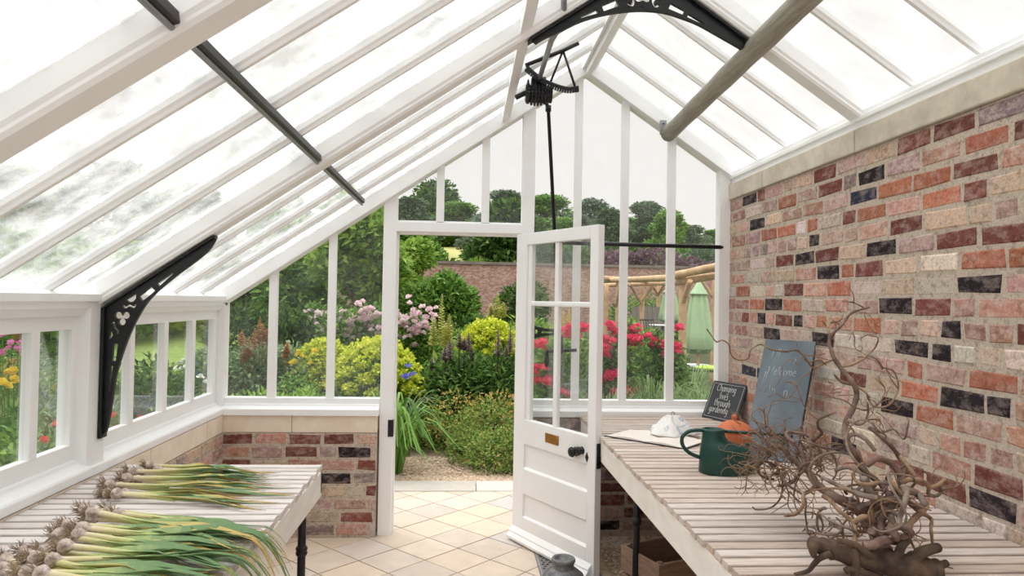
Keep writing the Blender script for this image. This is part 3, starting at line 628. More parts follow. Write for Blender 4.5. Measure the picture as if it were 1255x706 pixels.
for (x, y) in ((-.69, 3.10), (-.69, 1.2), (-1.4, 1.2), (-1.4, 3.10)):
    l = MB().tube([(x+1.0, y-2.0, 0), (x+1.0, y-2.0, ZL-.03)], .0175, 14).build('leg', m_black, lb)
    for z in (.445, .03): MB().lathe([(.0175, -.022), (.023, -.018), (.026, -.008), (.022, 0), (.026, .008), (.023, .018), (.0175, .022)], 14, (x+1.0, y-2.0, z)).build('collar', m_black, l)
rbn = thing('potting_bench', 'long slatted wooden bench along the brick wall with a twisted branch on it', 'bench', (1.3, 2.8, 0)); o_ = rbn.location
ZB = .80
slats(.772, 1.784, .9, 4.555, ZB, o_, seed=4, xend=False).build('slatted_top', m_slat, rbn)
MB().box(.775-1.3, .80-1.3, -1.9, 1.735, ZB-.022-.118, ZB-.0235).build('front_board', m_apron, rbn, .003)
MB().box(.776-1.3, .801-1.3, -1.9, 1.735, ZB-.0315, ZB-.0225).build('edge_strip', m_edge, rbn)
for x in (-.2, .1, .38): MB().box(x, x+.05, -1.9, 1.73, ZB-.085, ZB-.0235).build('bearer', m_crate, rbn)
for (x, y) in ((.885, 3.47), (.885, 1.6), (1.7, 3.47)):
    l = MB().tube([(x-1.3, y-2.8, 0), (x-1.3, y-2.8, ZB-.03)], .0175, 14).build('leg', m_black, rbn)
    MB().lathe([(.0175, -.022), (.024, -.016), (.026, 0), (.024, .016), (.0175, .022)], 14, (x-1.3, y-2.8, .45)).build('collar', m_black, l)
# crates below
def crate(label, loc, rz, lx, ly, lz, rows):
    t = thing('wooden_crate', label, 'crate', loc, rz); h = lz/rows
    for (a0, a1, b0, b1) in ((0, lx, 0, .012), (0, lx, ly-.012, ly), (0, .012, .012, ly-.012), (lx-.012, lx, .012, ly-.012)):
        mb = MB()
        for k in range(rows): mb.box(a0, a1, b0, b1, k*h+.008, (k+1)*h-.004)
        mb.build('slatted_side', m_crate, t, .002)
    MB().box(.012, lx-.012, .012, ly-.012, .006, .016).build('base_board', m_crate, t)
    for x in (.012, lx-.037):
        for y in (.012, ly-.037): MB().box(x, x+.025, y, y+.025, 0, lz).build('corner_post', m_crate, t)
crate('brown slatted wooden crate on the pebbles behind the right bench leg', (.955, 3.30, .006), .38, .46, .32, .29, 2)
# grey cast pot by the door
cp = thing('cast_metal_pot', 'dark grey cast metal pot with a ringed neck standing before the open door', 'pot', (.53, 3.56, .007)); cp.scale = (1.12, 1.12, 1.16)
MB().lathe([(0, .185), (.036, .185), (.040, .192), (.044, .198), (.051, .199), (.055, .193), (.055, .184), (.049, .178), (.048, .162), (.052, .152)], 32).build('neck', m_cast, cp)
MB().lathe([(.050, .156), (.064, .148), (.084, .132), (.098, .108), (.108, .078), (.114, .055), (.118, .03), (.122, .012), (.122, 0), (0, 0)], 40, mod=lambda a, t: 1+(.045*math.sin(a*9+t*5)*math.sin(t*9)+.02*math.sin(a*17+2) if t < .8 else 0)).build('body', m_cast, cp)

# ------------------------------------------------------------------ things on the right bench
# watering can
wc = thing('watering_can', 'dark green plastic watering can standing on the right bench', 'watering can', (1.17, 3.04, ZB), -.05)
def ring(cx, cy, z, rx, ry, n=28): return [(cx+rx*math.cos(2*PI*k/n)*(1), cy+ry*math.sin(2*PI*k/n), z) for k in range(n)]
mb = MB(); n = 28
secs = [(0.0, 0, .000, .108, .072), (.0, 0, .006, .114, .077), (.004, 0, .05, .116, .078), (.006, 0, .085, .116, .078), (.004, 0, .108, .112, .076), (-.012, 0, .122, .094, .070), (-.030, 0, .132, .074, .062), (-.045, 0, .146, .057, .054), (-.050, 0, .165, .050, .049), (-.052, 0, .187, .048, .047), (-.052, 0, .1955, .048, .047), (-.052, 0, .1955, .041, .040), (-.052, 0, .12, .040, .038)]
vs = [p for q in secs for p in ring(*[q[0], q[1], q[2], q[3], q[4]])]
mb.add(vs, [(i*n+k, i*n+(k+1) % n, (i+1)*n+(k+1) % n, (i+1)*n+k) for i in range(len(secs)-1) for k in range(n)]+[tuple(range(n))[::-1], tuple(range((len(secs)-1)*n, len(secs)*n))], smooth=True)
mb.build('body', m_can, wc)
MB().tube(smooth([(-.085, 0, .186), (-.125, 0, .188), (-.165, 0, .180), (-.19, 0, .155), (-.188, 0, .12), (-.16, 0, .088), (-.12, 0, .070), (-.105, 0, .066)], 5), .0085, 10).build('handle', m_can, wc)
MB().tube([(-.012, 0, .186), (.12, -.003, .180), (.272, -.008, .172)], .0065, 10).build('brace_bar', m_can, wc)
MB().tube(smooth([(.098, 0, .026), (.122, 0, .032), (.17, -.002, .068), (.225, -.005, .112), (.285, -.008, .165)], 4), [.027]*4+[.022]*4+[.017]*4+[.0135]*4+[.012], 14).build('spout', m_can, wc)
MB().lathe([(.0125, -.006), (.017, -.004), (.017, .006), (.012, .008)], 14, (.287, -.008, .168)).build('spout_collar', m_can, wc)
MB().box(.092, .112, -.010, .010, .02, .135).build('spout_rib', m_can, wc, .004)
# terracotta pot
tp = thing('terracotta_pot', 'orange terracotta lidded pot between the watering can and the blue-grey board', 'pot', (1.318, 3.30, ZB))
MB().lathe([(0, 0), (.062, 0), (.066, .004), (.080, .11), (.081, .135), (.078, .139), (0, .139)], 32).build('body', m_terracotta, tp)
MB().lathe([(.079, .139), (.084, .140), (.084, .149), (.078, .153), (.062, .172), (.036, .186), (.012, .190), (.010, .194), (.015, .202), (.014, .212), (.008, .218), (0, .219)], 32).build('lid', m_terracotta, tp)
# open book
bo_ = thing('open_book', 'open book with blank pale pages and dark cover near the bench end', 'book', (.975, 3.69, ZB))
sv = Vector((.69, .72, 0)).normalized(); wv = Vector((.70, -.71, 0)).normalized(); wv = (wv-sv*wv.dot(sv)).normalized()
def page(sgn):
    mb = MB(); n = 10; vs = []
    for i in range(n+1):
        t = i/n; h = .012*math.sin(PI*min(1, t*1.15+.02))**.6+.004 if t < .87 else .006+.010*(1-t)
        for e in (0, .262):
            for z in (.0055, max(.0075, h)): vs.append(sv*e+wv*(sgn*.236*t)+Vector((0, 0, z)))
    fs = []
    for i in range(n):
        a = i*4; b = a+4
        fs += [(a+1, a+3, b+3, b+1), (a, b, b+2, a+2), (a, a+1, b+1, b), (a+2, b+2, b+3, a+3)]
    fs += [(n*4, n*4+1, n*4+3, n*4+2), (0, 2, 3, 1)]
    return mb.add(vs, fs)
page(-1).build('page_block', m_paper, bo_); page(1).build('page_block', m_paper, bo_)
MB().prism(sv*-.006, sv*.268, [(-.246, .0005), (.246, .0005), (.246, .005), (-.246, .005)], wv, up).build('cover', m_cover, bo_)
# white and blue bundle
bu = thing('cloth_bundle', 'crumpled white and pale blue bundle lying on the open book', 'bundle', (1.185, 3.86, ZB+.017))
mb = MB(); n, m = 40, 14; vs = []; rr = random.Random(3); ph = [rr.random()*6 for _ in range(8)]
for j in range(m+1):
    t = j/m
    for k in range(n):
        a = 2*PI*k/n
        r = (.122*(1-t**1.25)+.012)*(1+.13*math.sin(3*a+ph[0])+.09*math.sin(5*a+ph[1]+t*3)+.07*math.sin(11*a+ph[2]+t*6)*(1-t*.6))
        z = .105*t**.9*(1+.05*math.sin(4*a+ph[3])*(t < .95))+.013*math.sin(7*a+ph[4]+t*8)*(t > .1)*(t < .9)
        vs.append((r*math.cos(a)*1.0, r*math.sin(a)*.75, max(0, z)))
mb.add(vs, [(j*n+k, j*n+(k+1) % n, (j+1)*n+(k+1) % n, (j+1)*n+k) for j in range(m) for k in range(n)]+[tuple(range(n))[::-1], tuple(range(m*n, m*n+n))], smooth=True)
mb.build('wrap', m_bundle, bu)
MB().tube([(.009*math.cos(a), 0, .112+.010*math.sin(a)) for a in [2*PI*k/14 for k in range(15)]], .003, 6).build('tie_ring', m_grey_metal, bu)
# hand lettering (stroke alphabet; x 0..w, baseline 0, x-height 1)
GL = {'C': ([[(.75, 1.5), (.45, 1.62), (.12, 1.3), (.05, .75), (.2, .15), (.5, 0), (.8, .15)]], .85), 'h': ([[(.08, 1.7), (.08, 0)], [(.08, .7), (.3, 1), (.52, .85), (.55, 0)]], .65), 'a': ([[(.55, .85), (.3, 1), (.08, .7), (.1, .2), (.3, 0), (.55, .3), (.57, 1), (.6, 0)]], .68), 'n': ([[(.08, 1), (.08, 0)], [(.08, .7), (.3, 1), (.52, .85), (.55, 0)]], .65),
      'g': ([[(.55, .85), (.3, 1), (.08, .7), (.1, .3), (.3, .1), (.55, .35), (.57, 1), (.55, -.4), (.35, -.65), (.1, -.5)]], .68), 'i': ([[(.1, 1), (.1, 0)], [(.1, 1.32), (.11, 1.4)]], .25), 'l': ([[(.1, 1.7), (.1, 0)]], .25), 'v': ([[(.05, 1), (.28, 0), (.52, 1)]], .58), 'e': ([[(.08, .55), (.52, .6), (.45, .95), (.25, 1), (.07, .6), (.15, .1), (.35, 0), (.55, .2)]], .62), 's': ([[(.48, .9), (.25, 1), (.1, .8), (.3, .55), (.48, .3), (.3, 0), (.05, .12)]], .56),
      't': ([[(.2, 1.5), (.2, .15), (.4, 0)], [(.02, 1), (.4, 1)]], .46), 'r': ([[(.08, 1), (.08, 0)], [(.08, .65), (.25, .98), (.45, .95)]], .48), 'o': ([[(.3, 1), (.08, .7), (.1, .2), (.32, 0), (.54, .3), (.52, .8), (.3, 1)]], .64), 'u': ([[(.08, 1), (.1, .2), (.3, 0), (.52, .25), (.55, 1), (.57, 0)]], .66), 'd': ([[(.55, .85), (.3, 1), (.08, .7), (.1, .2), (.3, 0), (.55, .3), (.56, 1.7), (.58, 0)]], .68), 'W': ([[(.02, 1.6), (.25, 0), (.45, 1.1), (.65, 0), (.9, 1.6)]], 1.0), 'c': ([[(.5, .85), (.3, 1), (.08, .7), (.1, .2), (.3, 0), (.52, .15)]], .58), 'm': ([[(.06, 1), (.06, 0)], [(.06, .7), (.25, 1), (.4, .8), (.4, 0)], [(.4, .7), (.6, 1), (.75, .8), (.76, 0)]], .86), 'M': ([[(.05, 0), (.1, 1.6), (.4, .5), (.7, 1.6), (.78, 0)]], .95), ' ': ([], .4)}
def lettering(mb, text, x, z, s, org, ux, uz, un, r, slant=.0):
    for ch in text:
        st, w = GL[ch]
        for pts in st:
            q = [Vector((a+slant*b, b, 0)) for a, b in pts]; q = smooth(q, 4) if len(q) > 2 and ch not in 'WMv' else q
            mb.tube([Vector(org)+ux*(x+p.x*s)+uz*(z+p.y*s)+un*.0006 for p in q], r, 5)
        x += w*s+.12*s
    return x
def board(name, label, BL, BR, tilt, hgt, th, mat, roll=0):
    BL, BR = Vector(BL), Vector(BR); t = thing(name, label, 'chalkboard', BL.lerp(BR, .5)); ux = (BR-BL).normalized(); nb = Vector((-ux.y, ux.x, 0))
    if nb.y < 0: nb = -nb
    uz = Vector((0, 0, 1))*math.cos(tilt)+nb*math.sin(tilt); un = uz.cross(ux)*-1 if uz.cross(ux).dot(EYE-BL) < 0 else uz.cross(ux)
    w = (BR-BL).length; M = Matrix((ux, uz, un)).transposed().to_4x4()
    return t, ux, uz, un, w
t, ux, uz, un, w = board('chalkboard', 'small dark chalkboard lettered in white leaning in the corner beside the gable window', (1.585, 4.535, ZB+.002), (1.700, 4.258, ZB+.002), math.radians(24), .27, .02, m_slate)
h_ = .262
MB().prism(-ux*w/2-un*.016, ux*w/2-un*.016, [(0, 0), (h_, 0), (h_, .015), (0, .015)], uz, un).build('slate_panel', m_slate, t, .002)
mb = MB(); b = .016
for (xa, za, xb, zb) in ((b, b, w-b, b), (w-b, b, w-b, h_-b), (w-b, h_-b, b, h_-b), (b, h_-b, b, b)): mb.tube([ux*(xa-w/2)+uz*za, ux*(xb-w/2)+uz*zb], .0012, 5)
mb.build('chalk_border', m_chalk, t)
mb = MB()
for txt, x, z in (('Changing', .055, .196), ('lives', .100, .142), ('through', .072, .096), ('gardening', .045, .050)): lettering(mb, txt, x-w/2, z, .0285 if txt != 'gardening' else .0265, (0, 0, 0), ux, uz, un, .0017)
mb.build('chalk_lettering', m_chalk, t)
t, ux, uz, un, w = board('chalkboard', 'tall blue-grey slate board with faded chalk leaning on the brick wall behind the twisted branch', (1.398, 3.393, ZB+.002), (1.575, 3.205, ZB+.002), math.radians(25), .63, .02, m_slate_blue)
h_ = .63
MB().prism(-ux*w/2-un*.012, ux*w/2-un*.012, [(0, 0), (h_, 0), (h_, .012), (0, .012)], uz, un).build('slate_panel', m_slate_blue, t, .002)
MB().prism(-ux*(w/2-.012)-un*.034, ux*(w/2-.004)-un*.034, [(.0, 0), (h_-.05, 0), (h_-.01, .021), (0, .021)], uz, un).build('backing_board', m_dark, t)
mb = MB(); lettering(mb, 'Welcome', .045-w/2, .435, .027, (0, 0, 0), ux, uz, un, .0013, .1)
for x, z, l in ((.05, .52, .05), (.075, .535, .045), (.085, .53, .05), (.17, .50, .03), (.03, .40, .05), (.04, .39, .06), (.025, .36, .05)): MB().tube([ux*(x-w/2)+uz*z, ux*(x+.006-w/2)+uz*(z+l)], .0012, 5).build('chalk_streak', m_chalkf, t)
mb.build('faded_lettering', m_chalkf, t)
for ch, x, z, q in (('M', .05, .335, .030), ('n', .085, .335, .025), ('n', .145, .325, .032)): mb = MB(); lettering(mb, ch, x-w/2, z, q, (0, 0, 0), ux, uz, un, .0012); mb.build('faded_letter', m_chalkf, t)

# ------------------------------------------------------------------ twisted hazel
hz = thing('twisted_branch', 'contorted bare hazel branch with a stump on the right bench by the brick wall', 'branch', (1.25, 2.05, ZB))
HO = Vector(hz.location)
def tr_(px, y0, y1=None, wob=.02, seed=0):
    rr = random.Random(seed); y1 = y0 if y1 is None else y1; n = len(px); y0 -= .14; y1 -= .14
    return [at(a, b, y0+(y1-y0)*i/max(1, n-1)+(rr.uniform(-wob, wob) if 0 < i < n-1 else 0))-HO for i, (a, b) in enumerate(px)]
lg = MB()
lp = smooth(tr_([(994, 666), (1012, 671), (1030, 676), (1073, 686), (1106, 694), (1134, 701), (1150, 704)], 2.03, 2.0, .01), 4)
lg.tube(lp, [.020+.022*(i/len(lp))**.8+.0035*math.sin(i*2.3) for i in range(len(lp))], 14)
lp2 = smooth(tr_([(1112, 690), (1128, 697), (1142, 712)], 2.02, 2.0, .0), 5); lg.tube(lp2, [.034+.004*math.sin(i*2) for i in range(len(lp2))], 12)
for px, r0_, r1_ in (([(1101, 702), (1101, 681), (1106, 668), (1113, 661)], .014, .011), ([(1112, 696), (1127, 679), (1138, 674), (1150, 671)], .018, .013), ([(1026, 662), (1049, 668), (1063, 679), (1084, 688)], .007, .012), ([(1018, 679), (1005, 684), (997, 692), (990, 700), (974, 704)], .010, .005), ([(1046, 672), (1049, 690), (1047, 706)], .011, .012), ([(1136, 700), (1150, 694), (1160, 690)], .014, .010), ([(1036, 700), (1045, 698), (1080, 708)], .009, .009), ([(1000, 664), (996, 673), (998, 682)], .016, .008)):
    q = smooth(tr_(px, 2.0, 2.0, .012, len(px)), 4); lg.tube(q, [r0_+(r1_-r0_)*i/(len(q)-1) for i in range(len(q))], 10)
lg.build('stump', m_log, hz)
BR = [([(1087, 679), (1073, 655), (1063, 641), (1049, 622), (1021, 608), (1002, 594), (988, 575), (969, 561), (958, 549), (946, 546)], 2.05, 2.55, .021, .007),
      ([(1040, 618), (1060, 624), (1073, 622), (1087, 615), (1101, 617), (1107, 601), (1103, 589), (1109, 580), (1101, 559), (1087, 542), (1065, 524)], 2.15, 2.3, .017, .005),
      ([(1072, 622), (1070, 608), (1059, 585), (1049, 559), (1038, 541), (1036, 521), (1045, 501), (1050, 482), (1042, 465), (1028, 448), (1019, 431), (1017, 414), (1031, 399), (1042, 385), (1053, 380), (1065, 377)], 2.15, 2.45, .013, .003),
      ([(1101, 617), (1092, 610), (1080, 594), (1061, 577), (1050, 552)], 2.1, 2.2, .010, .007),
      ([(1105, 592), (1114, 588), (1129, 589), (1139, 597), (1150, 594), (1158, 588), (1163, 592)], 2.1, 2.15, .008, .004),
      ([(1139, 597), (1138, 605), (1147, 608), (1154, 602), (1152, 594)], 2.12, 2.14, .006, .004),
      ([(1108, 598), (1118, 601), (1129, 610), (1134, 622), (1122, 634), (1113, 645)], 2.15, 2.05, .010, .009),
      ([(1107, 596), (1111, 606), (1108, 618), (1103, 634), (1101, 648)], 2.04, 2.0, .009, .007),
      ([(1115, 617), (1128, 628), (1141, 636), (1141, 648), (1143, 668)], 2.1, 2.05, .007, .004),
      ([(1007, 585), (1030, 596), (1054, 606), (1077, 611)], 2.2, 2.05, .006, .009),
      ([(1009, 608), (1018, 614), (1030, 627), (1047, 643), (1047, 668)], 2.2, 2.04, .007, .006),
      ([(1058, 669), (1070, 668), (1082, 662), (1096, 663), (1098, 656), (1091, 650), (1103, 645), (1114, 648), (1116, 656), (1106, 658)], 2.0, 1.98, .013, .008),
      ([(1068, 650), (1078, 658), (1080, 640), (1085, 622)], 2.02, 2.1, .012, .010), ([(1085, 655), (1094, 640), (1090, 626), (1100, 615)], 2.06, 2.12, .009, .009),
      ([(1047, 640), (1060, 633), (1072, 640), (1090, 632)], 2.05, 2.1, .008, .007), ([(1110, 600), (1124, 606), (1133, 618), (1120, 620), (1110, 612)], 2.02, 2.06, .009, .008),
      ([(1062, 570), (1075, 562), (1092, 568), (1104, 583)], 2.12, 2.1, .010, .009), ([(1058, 585), (1064, 600), (1076, 612)], 2.1, 2.1, .012, .012),
      ([(1056, 476), (1062, 482), (1066, 492), (1073, 499), (1090, 496), (1101, 476), (1096, 456), (1084, 451)], 2.4, 2.3, .004, .0025),
      ([(1045, 471), (1031, 468), (1022, 459)], 2.35, 2.33, .006, .003), ([(1030, 450), (1045, 447), (1058, 440), (1065, 434), (1073, 425), (1076, 414), (1065, 411)], 2.36, 2.3, .004, .0022),
      ([(1063, 435), (1074, 440), (1082, 452)], 2.3, 2.3, .004, .0035), ([(1017, 410), (1013, 400), (1006, 392)], 2.42, 2.45, .005, .003), ([(1066, 524), (1080, 530), (1095, 526), (1108, 538), (1113, 520), (1114, 512)], 2.3, 2.2, .005, .002),
      ([(1031, 399), (1020, 393), (1015, 402)], 2.43, 2.4, .004, .003), ([(1040, 515), (1052, 520), (1060, 516), (1064, 505), (1063, 492)], 2.25, 2.2, .006, .003), ([(1000, 594), (992, 602), (985, 606), (984, 620), (975, 630), (962, 632)], 2.4, 2.3, .007, .005),
      ([(1058, 377), (1046, 371), (1032, 369)], 2.45, 2.4, .003, .0015), ([(1122, 585), (1112, 570), (1104, 560)], 2.1, 2.2, .006, .006), ([(1034, 540), (1046, 532), (1060, 538), (1072, 552)], 2.2, 2.15, .008, .006)]
TWS = []
for i, (px, ya, yb, ra_, rb_) in enumerate(BR):
    q = smooth(tr_(px, ya, yb, .035, i), 5); n = len(q)
    MB().tube(q, [(ra_+(rb_-ra_)*k/(n-1))*(1+.10*math.sin(k*1.9+i)) for k in range(n)], 9).build('branch', m_bark if i < 4 or i in (11, 12, 16) else (m_bark2 if i % 2 else m_twig), hz)
    TWS += [(p, rb_) for p in q[n//3:]]
tw = MB()
for px, ya, yb, r_ in (([(1024, 440), (1015, 443), (1003, 449), (995, 450), (985, 436), (975, 429), (963, 431), (944, 428), (932, 422), (920, 429), (917, 439), (907, 441), (900, 439), (895, 432), (893, 422), (885, 417), (878, 419), (871, 410), (866, 403)], 2.36, 2.3, .0035),
                       ([(995, 450), (993, 455), (990, 459), (981, 463), (976, 477), (964, 489), (952, 482), (941, 487)], 2.34, 2.3, .002), ([(985, 436), (978, 446), (970, 440), (960, 447), (958, 460), (953, 470), (946, 480)], 2.34, 2.32, .0016),
                       ([(1012, 447), (1004, 441), (992, 444), (985, 440)], 2.35, 2.34, .003)):
    q = smooth(tr_(px, ya, yb, .02, 3), 4); tw.tube(q, [r_*(1-.4*k/len(q)) for k in range(len(q))], 6)
rr = random.Random(21)
def curly(p, d, L, r, rr, depth=0):
    pts = [p.copy()]; d = d.normalized(); ax = Vector((rr.uniform(-1, 1), rr.uniform(-1, 1), rr.uniform(-1, 1))).normalized(); k = rr.uniform(18, 60); st = .007
    n = max(4, int(L/st))
    for i in range(n):
        if rr.random() < .12: ax = Vector((rr.uniform(-1, 1), rr.uniform(-1, 1), rr.uniform(-1, 1))).normalized(); k = rr.uniform(12, 80)
        d = (Matrix.Rotation(k*st*rr.choice((1, 1, .4)), 3, ax) @ d).normalized()
        q = pts[-1]+d*st
        if q.z < .006: d.z = abs(d.z)+.2; q = pts[-1]+d.normalized()*st
        if q.x+HO.x > 1.78: d.x = -abs(d.x); q = pts[-1]+d*st
        pts.append(q)
        if depth < 1 and rr.random() < .09: curly(q, d+Vector((rr.uniform(-1, 1), rr.uniform(-1, 1), rr.uniform(-.6, 1))), L*.5, r*.7, rr, depth+1)
    tw.tube(pts, [r*(1-.55*i/len(pts)) for i in range(len(pts))], 5)
def wander(p, d, L, r0, r1, rr, zmin=.006):
    pts = [p.copy()]; d = d.normalized(); ax = Vector((rr.uniform(-1, 1), rr.uniform(-1, 1), rr.uniform(-1, 1))).normalized(); st = .014; k = rr.uniform(14, 30)
    for i in range(int(L/st)):
        if rr.random() < .22: ax = (ax+Vector((rr.uniform(-1, 1), rr.uniform(-1, 1), rr.uniform(-1, 1)))*1.4).normalized(); k = rr.uniform(10, 34)
        d = (Matrix.Rotation(k*st, 3, ax) @ d).normalized(); q = pts[-1]+d*st
        if q.z < zmin+r0: d.z = abs(d.z)+.3; q = pts[-1]+d.normalized()*st
        if q.x+HO.x > 1.76: d.x = -abs(d.x); q = pts[-1]+d*st
        pts.append(q)
    n = len(pts); return pts, [r0+(r1-r0)*i/(n-1) for i in range(n)]
for i in range(44):
    a, b = (rr.uniform(1000, 1115), rr.uniform(575, 655)) if i % 3 else (rr.uniform(945, 1010), rr.uniform(540, 600))
    dp = 2.0+.45*max(0, (1060-a)/120) if a < 1060 else rr.uniform(1.92, 2.05)
    p = at(a, b, dp-.05+rr.uniform(-.06, .06))-HO
    pts, rad = wander(p, Vector((rr.uniform(-1, .7), rr.uniform(-.5, .5), rr.uniform(-.4, .9))), rr.uniform(.12, .30), rr.uniform(.0035, .0075), rr.uniform(.0015, .003), rr)
    MB().tube(pts, rad, 7).build('branch', (m_bark, m_bark2, m_twig2)[i % 3], hz); TWS += [(q, .003) for q in pts[len(pts)//2::3]]
for _ in range(40):
    p, r = rr.choice(TWS[10:]); curly(p, Vector((rr.uniform(-1, 1), rr.uniform(-.6, .6), rr.uniform(-.3, 1))), rr.uniform(.06, .16), min(.0028, r*.7+.0008), rr)
for _ in range(95):   # dense thicket at the left end
    a, b = rr.uniform(925, 1010), rr.uniform(535, 580)
    p = at(a, b, 2.36+rr.uniform(-.12, .12))-HO; curly(p, Vector((rr.uniform(-1, .6), rr.uniform(-.6, .6), rr.uniform(-.6, .8))), rr.uniform(.07, .20), rr.uniform(.0014, .0032), rr)
for _ in range(16):
    a, b = rr.uniform(985, 1060), rr.uniform(600, 660)
    p = at(a, b, 2.02+rr.uniform(-.08, .08))-HO; curly(p, Vector((rr.uniform(-1, .4), rr.uniform(-.4, .4), rr.uniform(-.8, .5))), rr.uniform(.06, .16), rr.uniform(.0016, .003), rr)
for _ in range(18):
    a, b = rr.uniform(1010, 1110), rr.uniform(400, 540)
    p = at(a, b, 2.2+rr.uniform(-.05, .08))-HO; curly(p, Vector((rr.uniform(-1, 1), rr.uniform(-.4, .4), rr.uniform(-.5, .8))), rr.uniform(.05, .13), rr.uniform(.0012, .0022), rr)
tw.build('twigs', m_twig2, hz)['kind'] = 'stuff'

# ------------------------------------------------------------------ garlic
def garlic(label, group, B, T, lift, seed, droop=False, nl=6, dry=.3, size=1.0):
    rr = random.Random(seed); B, T = Vector(B), Vector(T); t = thing('garlic_plant', label, 'garlic', B, 0, group)
    v = T-B; Lg = v.length; d = v.normalized(); side = d.cross(up).normalized(); r = .0200*size*rr.uniform(.9, 1.15); z0 = r*.85+lift
    # bulb: lobed, axis along d
    q = Vector((0, 0, 1)).rotation_difference(d).to_matrix().to_4x4(); q.translation = Vector((0, 0, z0))
    pr = [(0, -.75*r), (.35*r, -.78*r), (.8*r, -.5*r), (1.0*r, -.05*r), (.92*r, .4*r), (.6*r, .85*r), (.38*r, 1.3*r), (.30*r, 1.7*r)]
    mb = MB().lathe(pr, 18, mod=lambda a, tt: 1+.07*math.cos(6*a+seed)*(1-tt)); mb.v = [tuple(q @ Vector(p)) for p in mb.v]; bl = mb.build('bulb', m_bulb, t)
    mb = MB()
    for k in range(rr.randint(46, 64)):
        a = rr.random()*2*PI; rad = rr.random()*.5*r; p = Vector((rad*math.cos(a), rad*math.sin(a), -.7*r)); dd = Vector((math.cos(a)*rr.uniform(.2, 1.1), math.sin(a)*rr.uniform(.2, 1.1), -1)); pts = [p]
        for j in range(5): dd += Vector((rr.uniform(-.6, .6), rr.uniform(-.6, .6), rr.uniform(-.3, .3))); pts.append(pts[-1]+dd.normalized()*rr.uniform(.004, .0095))
        pts = [q @ p for p in pts]; pts = [Vector((p.x, p.y, max(p.z, .002))) for p in pts]
        mb.tube(pts, [.0015, .0013, .0011, .0009, .0007, .0005], 4, cap=False)
    mb.lathe([(0, -.86*r), (.4*r, -.84*r), (.5*r, -.66*r)], 10); nv = 30
    for i in range(nv): mb.v[-1-i] = tuple(q @ Vector(mb.v[-1-i]))
    mb.build('roots', m_root, t)
    # stem
    sl_ = min(.25, Lg*.46)*rr.uniform(.85, 1.1); rs = r*.40; sb = side*rr.uniform(-.03, .03)
    P = [Vector((0, 0, z0))+d*(1.3*r), Vector((0, 0, z0*.85+lift*.12))+d*(sl_*.5)+sb*.5, Vector((0, 0, rs+lift*.95))+d*sl_+sb]
    P = smooth(P, 5); n = len(P); MB().tube(P, [rs*1.05-(rs*.18)*i/n for i in range(n)], 10, rnds=[min(1, (i/n)*1.0+rr.uniform(-.05, .05)) for i in range(n)]).build('stem', m_neck, t)
    # leaves leave the stem along its upper part
    for k in range(nl):
        f = .55+.45*k/(nl-1); i0 = min(n-2, int(f*(n-1))); st = P[i0]; Lk = (Lg-sl_*f)*rr.uniform(.55, 1.08); w = .0125*size*rr.uniform(.7, 1.2)
        sdir = rr.uniform(-.20, .20) if lift < .02 else rr.uniform(-.3, .3); pts = []; m = 22; zt = rr.uniform(0, .018); ph = rr.random()*6; am = rr.uniform(.004, .016)
        for j in range(m+1):
            u = j/m; p = st+d*(Lk*u)+side*(sdir*Lk*u*u*.9+am*math.sin(u*5+ph)*u)
            zz = st.z*(1-u)**2+(lift*.8+.004+zt*math.sin(PI*min(1, u*1.3)))*min(1, u*2)
            wx = p.x+B.x-(-.640)
            if wx > 0: zz = zz-(wx*.25+wx*wx*8)*rr.uniform(.98, 1.02) if droop else zz-wx*.2-wx*wx*5
            elif p.z < .003: pass
            p.z = max(zz, .004) if wx <= 0 else zz
            pts.append(p)
        mb = MB(); vs = []; yel = rr.random() < dry
        for j, p in enumerate(pts):
            u = j/m; ww = w*(1-u**2.2)*(1 if u > .12 else .55+u*3.7); tw_ = .5*math.sin(ph+u*2.5); sd = side*math.cos(tw_)+up*math.sin(tw_)
            vs += [p+sd*ww+up*ww*.35, p, p-sd*ww+up*ww*.35]
        for j in range(m):
            a = j*3; rn = min(1, max(0, (j/m)**1.6*.95+rr.uniform(-.06, .06)))
            mb.add([], []); 
            for fc in ((a, a+1, a+4, a+3), (a+1, a+2, a+5, a+4)): mb.f.append(fc); mb.r.append(rn); mb.c.append((1, 1, 1, 1)); mb.sm.append(True)
        mb.v = [tuple(v_) for v_ in vs]
        lf = mb.build('leaf', m_leafy if yel else m_leafg, t)
        so = lf.modifiers.new('solid', 'SOLIDIFY'); so.thickness = .0012
        if yel: lf['label'] = 'yellowed leaf'
def zz7(x, y): return (x/2.988, 470+y/2.988)
far = [((575, 312), (1020, 350), 0), ((545, 296), (960, 335), .03), ((510, 322), (1085, 385), 0), ((480, 318), (1010, 345), .035), ((500, 352), (1090, 400), .0), ((462, 345), (1040, 372), .035), ((440, 372), (1075, 425), 0), ((455, 395), (1010, 452), .0), ((400, 368), (960, 405), .035), ((425, 402), (1000, 462), .02), ((392, 398), (900, 430), .0)]
far.sort(key=lambda q: q[0][1])
for i, (b, t_, lift) in enumerate(far):
    garlic('garlic plant, %s from the back in the far bunch on the left bench' % ORD[i], 'garlic plants in the far bunch', Vector((*atz(*zz7(*b), ZL+.02+lift*.5).xy, ZL)), Vector((*atz(*zz7(t_[0], t_[1]-18), ZL+.015).xy, ZL)), lift*.5, 100+i, False, 6, .45, .95)
